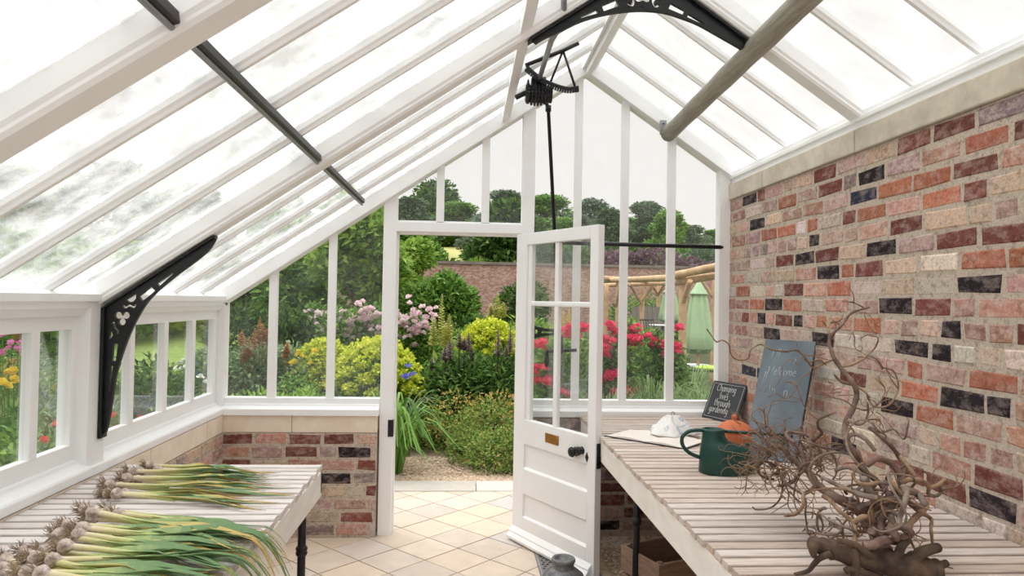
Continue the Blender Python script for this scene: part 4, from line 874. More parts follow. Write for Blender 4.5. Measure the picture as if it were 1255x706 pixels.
near = [((310, 452), (1000, 520), 0), ((335, 490), (1060, 545), .03), ((400, 458), (1075, 560), .0), ((432, 472), (960, 500), .035), ((262, 520), (1050, 600), 0), ((300, 528), (1080, 575), .05), ((285, 548), (1000, 585), .035), ((215, 552), (1030, 640), .02), ((236, 592), (940, 650), .05), ((250, 515), (900, 560), .055), ((165, 612), (900, 690), .0), ((190, 640), (980, 660), .045), ((92, 612), (860, 720), .0), ((130, 640), (800, 700), .035), ((110, 662), (760, 735), .0), ((100, 692), (900, 735), .04), ((20, 640), (700, 760), 0), ((4, 688), (640, 790), .03), ((62, 700), (720, 775), .0), ((340, 470), (1000, 560), .06), ((-20, 720), (560, 800), 0), ((150, 690), (860, 760), .05)]
near.sort(key=lambda q: q[0][1])
for i, (b, t_, lift) in enumerate(near):
    garlic('garlic plant, %s from the back in the near heap on the left bench' % ORD[i], 'garlic plants in the near heap', Vector((*atz(*zz7(*b), ZL+.022+lift*.6).xy, ZL)), Vector((*atz(*zz7(t_[0], t_[1]+34-i*1.5+(17 if i % 3 == 0 else -14 if i % 3 == 1 else 2)), ZL+.02).xy, ZL)), lift*.6, 200+i, True, 7, .22, 1.1)

# ------------------------------------------------------------------ garden
def sst(a, b, v): t = min(1, max(0, (v-a)/(b-a))); return t*t*(3-2*t)
def gz(x, y):
    lft = 1-sst(.5, 2.5, x); z = -.07+lft*sst(7, 20, y)*1.0+(1-lft)*sst(15.5, 21, y)*.9
    z += sst(22, 50, y)*4.4+sst(50, 110, y)*2
    return z + sst(-9, -40, x)*2.2*sst(30, 8, y)
nrng = np.random.default_rng(5)
def grid(name, x0, x1, y0, y1, nx, ny, mat, dz=0, f=None):
    mb = MB(); vs = []
    for j in range(ny+1):
        for i in range(nx+1):
            x = x0+(x1-x0)*i/nx; y = y0+(y1-y0)*j/ny; vs.append((x, y, (f or gz)(x, y)+dz+(.02*math.sin(x*3.1)*math.sin(y*2.3))))
    mb.add(vs, [(j*(nx+1)+i, j*(nx+1)+i+1, (j+1)*(nx+1)+i+1, (j+1)*(nx+1)+i) for j in range(ny) for i in range(nx)], smooth=True); return mb.build(name, mat)
tag(grid('ground', -14, 16, 5.7, 21.5, 60, 40, m_soil), kind='structure')
tag(grid('ground', -60, -1.75, -12, 5.7, 60, 30, m_soil), kind='structure')
tag(grid('ground', -60, -14, 5.7, 21.5, 40, 16, m_lawn), kind='structure')
tag(grid('ground', 1.85, 16, 4.9, 5.7, 10, 4, m_soil), kind='structure')
tag(grid('ground_field', -90, 90, 21.5, 130, 60, 60, m_field), kind='structure')
tag(grid('ground_lawn', -13.5, -4.6, 8.5, 17, 20, 20, m_lawn, .03), kind='structure')
# gravel path curving away to the left
mb = MB(); cl = smooth([(-.1, 5.9, 0), (-.22, 6.5, 0), (-.42, 7.2, 0), (-.75, 8.0, 0), (-.95, 9.0, 0), (-1.1, 11, 0)], 6); vs = []
for i, p in enumerate(cl):
    w_ = .9 if p.y < 6.1 else .36
    w_ = .8-(.48)*sst(5.9, 6.7, p.y)
    for k in range(5): x = p.x+w_*(k/2-1); vs.append((x, p.y, gz(x, p.y)+.035))
mb.add(vs, [(i*5+k, i*5+k+1, (i+1)*5+k+1, (i+1)*5+k) for i in range(len(cl)-1) for k in range(4)], smooth=True)
MBp = mb.build('path', m_gravel); tag(MBp, kind='structure')
tag(MB().box(-3, 1.9, 5.97, 6.25, -.1, -.02).build('path_margin', m_gravel), kind='structure')
mb = MB()
for i in range(2200):
    x = R.uniform(-.9, .5); y = R.uniform(5.98, 7.0)
    r = R.uniform(.006, .014); z = max(gz(x, y)+.035, -.02)
    M = Matrix.Translation((x, y, z)) @ Matrix.Rotation(R.random()*6, 4, 'Z') @ Matrix.Diagonal((r*R.uniform(.8, 1.5), r, r*.7, 1))
    mb.add([M @ Vector(v) for v in ((1, 0, 0), (0, 1, 0), (-1, 0, 0), (0, -1, 0), (.1, .1, 1))], [(0, 1, 4), (1, 2, 4), (2, 3, 4), (3, 0, 4)], R.random())
tag(mb.build('path_gravel', m_pebble), 'loose tan gravel on the path just beyond the doorstep', 'gravel', kind='stuff')

def leaves_mesh(name, blobs, n, size, mat, aspect=.45, shell=.55, seed=1, rlo=0., rhi=1., droop=0., flat=False):
    """blobs: (cx,cy,cz,rx,ry,rz); n folded leaves spread through the outer part of the blobs"""
    g = np.random.default_rng(seed); B = np.array(blobs, float); vol = (B[:, 3]*B[:, 4]*B[:, 5])**(2/3); pick = g.choice(len(B), n, p=vol/vol.sum()); b = B[pick]
    d = g.normal(size=(n, 3)); d /= np.linalg.norm(d, axis=1, keepdims=True); rad = (shell+(1-shell)*g.random(n)**.6)*(1+.10*np.sin(d[:, 0]*7+b[:, 0]*5)*np.cos(d[:, 2]*6))
    p = b[:, :3]+d*b[:, 3:]*rad[:, None]; p[:, 2] = np.maximum(p[:, 2], .01)
    ax = d*np.array([1, 1, .6])+g.normal(size=(n, 3))*.55+np.array([0, 0, .25-droop]); ax /= np.linalg.norm(ax, axis=1, keepdims=True)
    nn = d+g.normal(size=(n, 3))*.6+np.array([0, 0, .7]); sd = np.cross(ax, nn); sd /= np.linalg.norm(sd, axis=1, keepdims=True)+1e-9; nn = np.cross(sd, ax)
    L = size*g.uniform(.6, 1.3, n)[:, None]; w = L*aspect*.5
    v = np.stack([p, p+ax*L*.45+sd*w+nn*L*.06, p+ax*L-nn*L*.10, p+ax*L*.45-sd*w+nn*L*.06], 1).reshape(-1, 3)
    me = bpy.data.meshes.new(name); me.vertices.add(4*n); me.vertices.foreach_set('co', v.ravel()); me.loops.add(6*n); me.polygons.add(2*n)
    base = np.arange(n)*4; li = np.stack([base, base+1, base+2, base, base+2, base+3], 1).ravel(); me.loops.foreach_set('vertex_index', li); me.polygons.foreach_set('loop_start', np.arange(2*n)*3)
    a = me.attributes.new('rnd', 'FLOAT', 'FACE'); rnd = np.clip(rlo+(rhi-rlo)*(g.random(n)), 0, 1); a.data.foreach_set('value', np.repeat(rnd, 2)); me.materials.append(mat); me.update(calc_edges=True)
    return me
def stems(mb, blobs, k, rr, r=.008):
    for _ in range(k):
        b = rr.choice(blobs); q = Vector((b[0]+rr.uniform(-.5, .5)*b[3], b[1]+rr.uniform(-.5, .5)*b[4], b[2]+rr.uniform(-.2, .5)*b[5])); s_ = Vector((b[0]*.35+rr.uniform(-.05, .05), b[1]*.35+rr.uniform(-.05, .05), 0)); mb.tube(smooth([s_, s_.lerp(q, .5)+Vector((0, 0, .06)), q], 3), [r]*4+[r*.7]*2+[r*.5], 5)
FM = {}
def shrub(name, label, cat, x, y, blobs, n, size, mat, seed=1, group=None, aspect=.45, shell=.5, key=None, scale=1., rz=0., wood=6, stem_r=.008, base=None):
    t = thing(name, label, cat, (x, y, gz(x, y) if base is None else base), rz, group); t.scale = (scale,)*3
    if key and key in FM: fo, st = FM[key]
    else:
        fo = leaves_mesh('foliage', blobs, n, size, mat, aspect, shell, seed); mb = MB(); stems(mb, blobs, wood, random.Random(seed), stem_r); st = mb.build('stems', m_bark); me = st.data; bpy.data.objects.remove(st); st = me
        if key: FM[key] = (fo, st)
    link('foliage', fo, t); link('stems', st, t); return t
def bloom_mesh(mat, r, seed, petals=14, name='bloom'):
    g = random.Random(seed); mb = MB()
    for k in range(petals):
        a = k*2.4; e = .15+1.2*k/petals; d = Vector((math.cos(a)*math.cos(e), math.sin(a)*math.cos(e), math.sin(e))); s_ = Vector((-math.sin(a), math.cos(a), 0)); rr_ = r*g.uniform(.8, 1.1); w = rr_*.55; nn = d.cross(s_)
        mb.add([d*rr_*.15, d*rr_*.6+s_*w-nn*r*.1, d*rr_+s_*w*.3, d*rr_-s_*w*.3, d*rr_*.6-s_*w-nn*r*.1], [(0, 1, 2, 3, 4)], g.random())
    o = mb.build(name, mat); me = o.data; bpy.data.objects.remove(o); return me
def blooms(t, mes, pts, scale=(.8, 1.2), nm='bloom'):
    for p in pts:
        o = link(nm, R.choice(mes), t); o.location = p; o.scale = (R.uniform(*scale),)*3; o.rotation_euler = (R.uniform(-.5, .9), R.uniform(-.5, .5), R.random()*6)
def px2(t, px, py, y):        # a point at depth y, in the thing's own space
    p = at(px, py, y)-Vector(t.location); return Matrix.Rotation(-t.rotation_euler.z, 3, 'Z') @ p/t.scale[0]
def spot(px, y): return at(px, 400, y).x
def zt(px, py, y): return at(px, py, y).z

# near beds seen through the doorway
x, y = spot(582, 6.55), 6.62
shrub('geranium_clump', 'low green leafy clump right of the gravel path at the doorstep', 'plant', x, y, [(.0, .15, .18, .26, .28, .22), (.2, -.1, .18, .28, .32, .24), (-.32, .75, .2, .3, .3, .24), (.5, -.05, .2, .34, .38, .28), (.15, .4, .32, .40, .3, .28), (.8, .1, .26, .4, .4, .32)], 14000, .036, g_mix, 11, wood=14, stem_r=.004)
x, y = spot(575, 7.15), 7.2
shrub('orange_leaved_clump', 'orange tinted leafy clump behind the low green clump at the doorstep', 'plant', x, y, [(-.15, 0, .42, .3, .28, .28), (.32, .05, .42, .36, .3, .27), (.68, 0, .36, .3, .3, .3), (.45, .3, .3, .28, .25, .24)], 2400, .042, g_orange, 12, wood=10, stem_r=.004)
x, y = spot(512, 6.75), 6.75
shrub('geranium_clump', 'small flecked clump between strap-leaved tuft and path', 'plant', x-.05, y+.95, [(0, 0, .26, .22, .22, .28), (-.2, .2, .32, .24, .3, .3), (.2, .25, .3, .25, .25, .28)], 5200, .038, g_mix, 13, wood=6, stem_r=.004)
def tuft(name, label, x, y, n, L, w, mat, seed, spread=.7, group=None, cat='plant', arch=1.0):
    rr = random.Random(seed); t = thing(name, label, cat, (x, y, gz(x, y)), 0, group); mb = MB()
    for _ in range(n):
        a = rr.random()*2*PI; l = L*rr.uniform(.6, 1.1); h = Vector((math.cos(a), math.sin(a), 0)); s_ = Vector((-h.y, h.x, 0)); r_ = rr.random()*L*.12; ww = w*rr.uniform(.7, 1.2); vs = []; out = spread*rr.uniform(.4, 1.1); m = 8; rn = rr.random()
        for j in range(m+1):
            u = j/m; p = h*(r_+l*out*u*(.4+.6*u))+up*(l*(1-.28*out)*math.sin(min(PI*.80, u*PI*.60*(arch+.15*out)))*1.0); k_ = ww*(1-u**3)
            vs += [p+s_*k_+up*k_*.3, p, p-s_*k_+up*k_*.3]
        mb.add(vs, [f for j in range(m) for f in ((j*3, j*3+1, j*3+4, j*3+3), (j*3+1, j*3+2, j*3+5, j*3+4))], rn, smooth=True)
    mb.build('leaves', mat, t); return t
tuft('daylily_clump', 'arching strap-leaved green tuft left of the path by the door frame', spot(484, 6.4), 6.4, 120, .85, .013, g_mid, 3, 1.0, arch=1.45)
tuft('daylily_clump', 'pale strap-leaved tuft behind the nearer tuft by the door frame', spot(492, 7.3), 7.3, 90, .72, .014, g_grey, 4, .7)
# dark salvias with spikes
x, y = spot(578, 8.0), 8.0
t = shrub('bears_breeches', 'dark green leafy plant with dusky purple flower spikes beyond the low clumps', 'plant', x, y, [(-.5, 0, .42, .34, .35, .42), (-.1, -.1, .5, .38, .38, .48), (.3, 0, .52, .36, .36, .46), (.62, .1, .48, .34, .36, .5), (-.1, .2, .7, .4, .3, .3), (-.25, -.35, .25, .35, .3, .3), (.35, -.35, .25, .35, .3, .3)], 10000, .10, g_deep, 15, aspect=.3, wood=14)
def spike(t, base, h, r, mat, seed, nm='flower_spike', n=70):
    g = np.random.default_rng(seed); mb = MB(); mb.tube([base-up*.25, base+up*h], [.006, .003], 5); rr = random.Random(seed)
    for k in range(n):
        u = (k+.5)/n; a = k*2.4; d = Vector((math.cos(a), math.sin(a), .3)).normalized(); s_ = Vector((-math.sin(a), math.cos(a), 0)); p = base+up*(h*u); l = r*(1.05-u**2*.85)*rr.uniform(.7, 1.2)
        mb.add([p, p+d*l*.6+s_*l*.35, p+d*l, p+d*l*.6-s_*l*.35], [(0, 1, 2, 3)], rr.random())
    return mb.build(nm, mat, t)
for i, (a, b, c) in enumerate([(610, 403, 438), (625, 400, 432), (620, 425, 445), (574, 408, 432), (563, 407, 428), (551, 415, 440), (578, 428, 448), (556, 440, 458), (529, 438, 462), (545, 425, 445), (546, 452, 468), (569, 414, 430)]):
    yy = 7.9+.1*math.sin(i); p0 = px2(t, a, c, yy); p1 = px2(t, a, b, yy); spike(t, p0, (p1-p0).length, .058, g_purple, i, n=110)
# euphorbias
def euphorbia(label, px, y, hw, ptop, pbot, seed):
    x = spot(px, y); w = hw*y/850; ztop = zt(px, ptop, y)-gz(x, y); rr = random.Random(seed); bl = []
    t = shrub('euphorbia', label, 'shrub', x, y, [(0, 0, ztop*.45, w*.9, w*.8, ztop*.42)], 2600, .09, g_mid, seed, aspect=.3, wood=12)
    n = 46; hb = []
    for k in range(n):
        a = k*2.4; e = math.asin(min(1, .10+.9*(k+.5)/n)); hb.append((w*.92*math.cos(a)*math.cos(e), w*.85*math.sin(a)*math.cos(e), ztop*.42+ztop*.50*math.sin(e), .085, .085, .06))
    fo = leaves_mesh('flower_heads', hb, 7000, .04, g_lime, .8, .2, seed); link('flower_heads', fo, t); return t
euphorbia('domed lime-yellow euphorbia beyond the right side of the doorway', 599, 9.2, 42, 384, 440, 21)
euphorbia('large domed lime-yellow euphorbia behind the left door jamb', 462, 7.7, 56, 407, 490, 22)
euphorbia('smaller lime-yellow euphorbia left of the large dome seen through the gable glass', 397, 8.6, 34, 410, 470, 23)
t = tuft('iris_clump', 'small blue-flowered tuft at the foot of the left lime-yellow dome', spot(499, 7.1), 7.1, 30, .5, .008, g_mid, 8, .5)
blm = [bloom_mesh(g_blue, .05, k, 8) for k in range(2)]
blooms(t, blm, [px2(t, a, b, 7.1) for a, b in ((500, 450), (499, 462), (495, 463), (507, 460))])
# pink roses
def rose(label, px, y, hw, ptop, pbot, n, mat, pts, seed, cat='shrub', leaf=g_mid, nm='rose_bush', r=.05, group=None):
    x = spot(px, y); w = hw*y/850; zt_ = zt(px, ptop, y)-gz(x, y); zb = max(.1, zt(px, pbot, y)-gz(x, y)); rr = random.Random(seed)
    bl = [(rr.uniform(-.75, .75)*w, rr.uniform(-.4, .4)*w, zb*.6+(zt_-zb*.6)*rr.uniform(.2, .75), w*.45, w*.4, (zt_-zb*.5)*.35) for _ in range(7)]+[(0, 0, zb*.5, w*.8, w*.6, zb*.6+.1), (0, 0, zt_*.7, w*.5, w*.4, zt_*.25)]
    t = shrub(nm, label, cat, x, y, bl, n, .06, leaf, seed, aspect=.55, wood=10, group=group)
    ms = [bloom_mesh(mat, r, seed+k) for k in range(3)]
    blooms(t, ms, [px2(t, a, b, y-w*.35+rr.uniform(-.1, .1)) for a, b in pts]); return t
rr = random.Random(4)
rose('rose bush thick with pale pink blooms beyond the left of the doorway', 508, 9.6, 28, 374, 425, 4200, g_pink, [(rr.gauss(505, 15), rr.gauss(398, 13)) for _ in range(70)], 31, r=.055)
rose('rose bush with pale pink blooms seen through the gable glass left of the door', 438, 9.9, 44, 378, 420, 5200, g_pink, [(rr.gauss(440, 24), rr.gauss(394, 9)) for _ in range(80)], 32, r=.055)
rose('rose bush with pale pink blooms furthest left beyond the gable glass', 386, 10.4, 20, 376, 420, 2500, g_pink, [(rr.gauss(386, 9), rr.gauss(396, 10)) for _ in range(22)], 33, r=.055)
# verbascum spires
for lab, px, y, top, bot in (('tall pale yellow verbascum spire beside the pale pink roses', 541, 9.0, 360, 425), ('pale yellow verbascum spire behind the right lime-yellow dome', 609, 11.5, 358, 390)):
    x = spot(px, y); t = thing('verbascum', lab, 'flower', (x, y, gz(x, y)))
    link('leaves', leaves_mesh('leaves', [(0, 0, .15, .25, .25, .2), (0, 0, .45, .12, .12, .3)], 240, .18, g_bright, .4, .2, 5), t)
    p0, p1 = px2(t, px, bot, y), px2(t, px, top, y); p0.x = p1.x = 0
    for (dx, f, hh) in ((0, 0, 1), (.10, 0, .62), (-.10, .05, .55), (.06, -.1, .45)): spike(t, p0+Vector((dx, f, 0)), (p1.z-p0.z)*hh, .085, g_spire, int(dx*100)+30, n=130)
# middle distance shrubs
shrub('leafy_shrub', 'large bright green leafy shrub in front of the far garden wall', 'shrub', spot(540, 13), 13, [(-.35, 0, .75, .5, .5, .6), (.3, 0, .85, .5, .5, .6), (0, 0, 1.3, .48, .45, .45), (-.5, .1, 1.15, .35, .35, .4), (.42, .1, 1.2, .32, .35, .38), (.1, 0, 1.55, .3, .3, .28), (-.65, 0, .5, .4, .4, .4)], 9000, .13, g_mid, 41, aspect=.4, wood=14, scale=.93)
shrub('feathery_plant', 'feathery mid green plant between verbascum and right dome', 'plant', spot(570, 10.6), 10.6, [(0, 0, .6, .32, .3, .45), (.3, 0, .65, .32, .3, .4), (-.3, 0, .5, .25, .25, .4)], 3600, .07, g_bright, 42, aspect=.2)
shrub('dark_shrub', 'dark rounded shrub against the far garden wall at the right door jamb', 'shrub', spot(632, 14.5), 14.5, [(0, 0, .9, .45, .4, .6), (.3, 0, 1.0, .4, .4, .6), (.1, 0, .45, .5, .4, .45)], 4200, .11, g_dark, 43)
shrub('dark_shrub', 'small dark shrub below the far wall right of the leafy shrub', 'shrub', spot(583, 12), 12.4, [(0, 0, .55, .35, .3, .4), (.25, 0, .5, .3, .3, .35)], 2200, .1, g_dark, 44)
shrub('feathery_plant', 'low pale green plant below the far garden wall', 'plant', spot(600, 12), 11.9, [(0, 0, .45, .5, .3, .45), (.35, 0, .5, .3, .3, .4)], 2600, .07, g_grey, 45, aspect=.25)
# left of the door, behind gable glass: tall tree and mixed bed
def tree(name, label, x, y, h, w, n, size, mat, seed, key=None, group=None, rz=0, trunk=.12, low=.25, tint=None, base=None):
    rr = random.Random(seed); bl = []
    for k in range(16):
        a = rr.random()*2*PI; u = rr.uniform(low, 1); r_ = w*(.62*math.sin(PI*min(1, .25+.7*(u-low)/(1-low))))*rr.uniform(.5, 1); s_ = w*rr.uniform(.28, .42)
        bl.append((r_*math.cos(a), r_*math.sin(a), h*u*.88, s_, s_, s_*rr.uniform(.75, 1)))
    bl.append((0, 0, h*.86, w*.3, w*.3, h*.12))
    t = thing(name, label, 'tree', (x, y, gz(x, y) if base is None else base), rz, group)
    if key and key in FM: cm, tm = FM[key]
    else:
        cm = leaves_mesh('crown', bl, n, size, mat, .5, .45, seed); mb = MB(); mb.tube([(0, 0, -.5), (0, 0, h*.35), (.05*w, 0, h*.75)], [trunk, trunk*.8, trunk*.3], 8)
        for b in bl[:7]: mb.tube([(0, 0, h*.3), (b[0]*.5, b[1]*.5, b[2]*.8), b[:3]], [trunk*.45, trunk*.3, trunk*.12], 6)
        o = mb.build('trunk', m_bark); tm = o.data; bpy.data.objects.remove(o)
        if key: FM[key] = (cm, tm)
    link('crown', cm, t); link('trunk', tm, t); return t
tree('garden_tree', 'bright green leafy tree behind the gable glass just left of the door', spot(438, 13.5), 13.5, 3.1, 1.25, 11000, .18, g_bright, 51, low=.12)
tree('garden_tree', 'darker green tree left of the bright tree behind the gable glass', spot(352, 15.5), 15.5, 2.75, 1.6, 11000, .17, g_mid, 52, low=.12)
tree('garden_tree', 'small pale leaved tree seen through the upper left of the doorway', spot(508, 17), 17, 2.2, 1.1, 7000, .16, g_bright, 53, low=.15)
shrub('mixed_border', 'loose green border planting below the gable window left of the door', 'plant', spot(320, 7.2), 7.2, [(-.4, 0, .28, .35, .35, .34), (0, 0, .3, .4, .35, .36), (.45, 0, .3, .4, .4, .36), (.85, .1, .25, .35, .35, .3)], 7000, .07, g_bright, 61, wood=12)
shrub('mixed_border', 'grey-green border planting behind the loose green planting left of the door', 'plant', spot(318, 8.6), 8.6, [(-.5, 0, .45, .4, .35, .5), (0, 0, .5, .4, .35, .55), (.4, 0, .5, .4, .4, .5)], 6000, .09, g_grey, 62, wood=12)
shrub('dark_shrub', 'tall dark shrub with rust plumes behind the far left gable pane', 'shrub', spot(318, 10), 10, [(-.3, 0, .7, .45, .4, .75), (.3, 0, .7, .45, .4, .7), (.7, 0, .6, .4, .4, .6)], 6500, .1, g_dark, 63, wood=12)
t = thing('rust_plumes', 'rust coloured plumes rising in front of the dark shrub in the left gable pane', 'flower', (spot(310, 8.3), 8.3, gz(-2, 8.3)))
for i, (a, b, c) in enumerate([(318, 388, 420), (312, 402, 428), (305, 412, 440), (322, 396, 425), (299, 425, 445), (352, 418, 436), (350, 425, 440), (296, 405, 425), (327, 402, 420)]):
    p0, p1 = px2(t, a, c, 8.3), px2(t, a, b, 8.3); spike(t, p0, (p1-p0).length, .06, g_rust, 70+i, 'plume', 90)
t = shrub('yellow_daisies', 'small yellow flowers in the border below the smaller lime-yellow dome', 'flower', spot(365, 7.8), 7.8, [(0, 0, .4, .25, .2, .4), (.15, 0, .3, .2, .2, .3)], 1400, .06, g_mid, 64)
ym = [bloom_mesh(g_yellow, .04, k, 10) for k in range(2)]
blooms(t, ym, [px2(t, a, b, 7.65) for a, b in ((366, 435), (370, 438), (361, 444), (385, 430), (388, 432), (355, 446), (380, 446), (366, 431))])
# right of the door: crimson roses, grasses
RB = [('crimson rose bush seen through the glass of the open door', 682, 6.6, 44, 405, 500, [(662, 421), (666, 426), (657, 422), (691, 404), (697, 412), (702, 409), (712, 405), (722, 403), (655, 455), (661, 468), (667, 470), (672, 466), (688, 481), (694, 484), (668, 452), (700, 402), (705, 415)], 81),
      ('crimson rose bush beyond the right gable window beside the open door', 757, 6.7, 36, 398, 500, [(747, 402), (752, 406), (757, 410), (753, 417), (742, 418), (740, 428), (744, 432), (741, 435), (768, 405), (777, 402), (776, 408), (769, 415), (773, 420), (780, 418), (779, 424), (770, 422), (748, 400), (754, 457), (745, 462), (744, 465), (766, 485), (769, 480), (757, 485), (780, 480)], 82),
      ('crimson rose bush at the right side of the gable window in front of the pergola', 810, 7.0, 32, 402, 495, [(797, 418), (795, 414), (803, 421), (812, 424), (817, 432), (813, 438), (821, 436), (828, 425), (828, 430), (831, 404), (786, 472), (793, 468), (796, 473), (782, 473), (800, 424), (819, 428)], 83)]
for lab, px, y, hw, pt, pb_, pts, sd in RB: rose(lab, px, y, hw, pt, pb_, 5600, g_red, [(a+R.uniform(-3, 3), b+R.uniform(-3, 3)) for a, b in pts for _ in (0, 1, 2)], sd, leaf=g_mid, r=.058)
for i, (px, y, lab) in enumerate([(800, 6.5, 'wispy pale green grass below the crimson roses in the right gable window'), (828, 6.7, 'wispy pale green grass in front of the parasol pole'), (858, 6.6, 'wispy pale green grass behind the small chalkboard'), (748, 6.2, 'wispy grass low beside the open door edge'), (845, 7.6, 'taller wispy grass behind the others at the right gable window')]): tuft('ornamental_grass', lab, spot(px, y), y, 300, (.95, .85, .8, .85, .95)[i], .006, g_blade, 90+i, .40)
shrub('lavender_clump', 'grey-green mound under the grasses in the right gable window', 'plant', spot(815, 7.3), 7.3, [(-.35, 0, .25, .4, .3, .3), (.1, 0, .25, .4, .3, .3), (.5, 0, .2, .35, .3, .3)], 4500, .07, g_grey, 66, aspect=.2)
t = thing('yellow_spires', 'yellow flower spires behind the crimson roses in the door glass', 'flower', (spot(692, 8.5), 8.5, gz(1.2, 8.5)))
for i, (a, b, c) in enumerate([(690, 380, 405), (697, 378, 408), (704, 382, 410), (684, 385, 405)]):
    p0, p1 = px2(t, a, c, 8.5), px2(t, a, b, 8.5); spike(t, p0, (p1-p0).length, .06, g_yellow, 170+i)
link('leaves', leaves_mesh('leaves', [(0, 0, .4, .3, .2, .5)], 900, .1, g_mid, .3, .1, 9), t)
shrub('leafy_shrub', 'mid green planting beyond the crimson roses in the door glass', 'shrub', spot(672, 10), 10, [(0, 0, .6, .6, .4, .6), (.5, 0, .5, .5, .4, .5), (-.3, 0, .9, .4, .3, .4)], 5200, .09, g_bright, 67)
# far garden wall
gw = MB().box(-8.5, 16, 20.6, 20.95, .6, 2.62).build('garden_wall', m_gwall); tag(gw, kind='structure')
MB().box(-8.5, 16, 20.55, 21.0, 2.62, 2.70).build('wall_coping', simple('grey_coping', (120, 108, 102), .95, c2=(150, 138, 128), scale=3), gw)
# pergola
def log(mb, a, b, r, sd=0): q = [Vector(a).lerp(Vector(b), i/8) for i in range(9)]; mb.tube(q, [r*(1+.06*math.sin(i*2.1+sd)) for i in range(9)], 8)
pg = thing('pergola', 'rustic peeled log pergola standing around the green parasols', 'pergola', (3.6, 11.5, gz(3.6, 11.5))); PO = Vector(pg.location)
posts = [(836, 9.4, 347), (757, 12.5, 345), (786, 15.5, 345), (806, 18, 345), (874, 14, 342), (742, 16, 348)]
for i, (px, y, tp) in enumerate(posts):
    mb = MB(); x = spot(px, y); log(mb, Vector((x, y, gz(x, y)-.1))-PO, Vector((at(px+1.5, tp, y)))-PO, .06 if y < 12 else .055, i); mb.build('post', m_rustic, pg)
beams = [((826, 338, 9.4), (900, 322, 8.4), .055), ((826, 346, 9.5), (905, 334, 8.5), .05), ((736, 344, 13.4), (842, 340, 9.3), .05), ((730, 350, 16.5), (850, 346, 14.2), .05), ((738, 341, 12.5), (836, 347, 18.5), .05), ((812, 341, 14), (895, 338, 14), .055)]
for i, (a, b, r_) in enumerate(beams):
    mb = MB(); log(mb, at(*a)-PO, at(*b)-PO, r_, i); mb.build('beam', m_rustic, pg)
for i, (a, b) in enumerate([((837, 372, 9.4), (846, 344, 9.0)), ((755, 375, 12.5), (762, 346, 12.1)), ((786, 370, 15.5), (803, 346, 15)), ((786, 372, 15.5), (772, 348, 14.5)), ((874, 362, 14), (882, 342, 14)), ((874, 365, 14), (860, 343, 14)), ((806, 362, 18), (816, 345, 17)), ((806, 360, 18), (797, 345, 17.5))]):
    mb = MB(); log(mb, at(*a)-PO, at(*b)-PO, .035, i); mb.build('brace', m_rustic, pg)
def parasol(label, px, y, ptop, pbot, w, pole=True, group=None):
    x = spot(px, y); z0 = gz(x, y); t = thing('parasol', label, 'parasol', (x, y, z0)); zt_, zb = zt(px, ptop, y)-z0, zt(px, pbot, y)-z0; r = w*y/850/2; h = zt_-zb
    md = lambda a, u: 1+.13*math.cos(8*a)+.05*math.cos(13*a+1)
    MB().lathe([(r*.2, zt_-h*.10), (r*.46, zt_-h*.18), (r*.58, zt_-h*.28), (r*.74, zt_-h*.5), (r*.9, zt_-h*.8), (r, zt_-h*.985), (r*.92, zt_-h*1.0), (r*.5, zt_-h*.985), (.03, zt_-h*.9)], 48, mod=md).build('canopy', m_parasol, t)
    MB().lathe([(.012, zt_), (r*.12, zt_-h*.015), (r*.34, zt_-h*.10), (r*.60, zt_-h*.185), (r*.66, zt_-h*.205), (r*.60, zt_-h*.20), (r*.3, zt_-h*.12)], 40, mod=lambda a, u: 1+.10*math.cos(8*a)*u).build('vent_cap', m_parasol, t)
    MB().lathe([(r*.55, zt_-h*.96), (r*.8, zt_-h*1.01), (r*.62, zt_-h*1.06), (r*.2, zt_-h*1.03)], 40, mod=lambda a, u: 1+.2*math.cos(7*a)).build('valance', m_parasol2, t)
    MB().tube([(0, 0, 0), (0, 0, zt_+.03)], .022, 10).build('pole', m_rustic, t)
    MB().lathe([(.25, 0), (.25, .05), (.05, .08), (.03, .2), (0, .2)], 20).build('base', m_grey_metal, t)
parasol('closed pale green parasol nearest the brick wall in the right gable window', 856, 10.8, 344, 428, 36)
parasol('closed pale green parasol further off behind the mullion of the right gable window', 820, 15.5, 350, 392, 26)
def table(label, px, y, ptop, wpx, group=None):
    x = spot(px, y); z0 = gz(x, y); t = thing('garden_table', label, 'table', (x, y, z0)); zt_ = zt(px, ptop, y)-z0; r = wpx*y/850/2
    MB().lathe([(0, zt_), (r*.98, zt_), (r, zt_-.008), (r, zt_-.02), (r*.9, zt_-.026), (0, zt_-.026)], 32).build('table_top', m_tabletop, t)
    MB().tube([(0, 0, .03), (0, 0, zt_-.02)], .03, 10).build('pedestal', m_grey_metal, t)
    MB().lathe([(.24, 0), (.24, .015), (.05, .04), (.03, .08)], 20).build('foot', m_grey_metal, t)
table('round white garden table below the nearest green parasol', 854, 10.9, 447, 36); table('white garden table under the further green parasol', 812, 15, 398, 34)
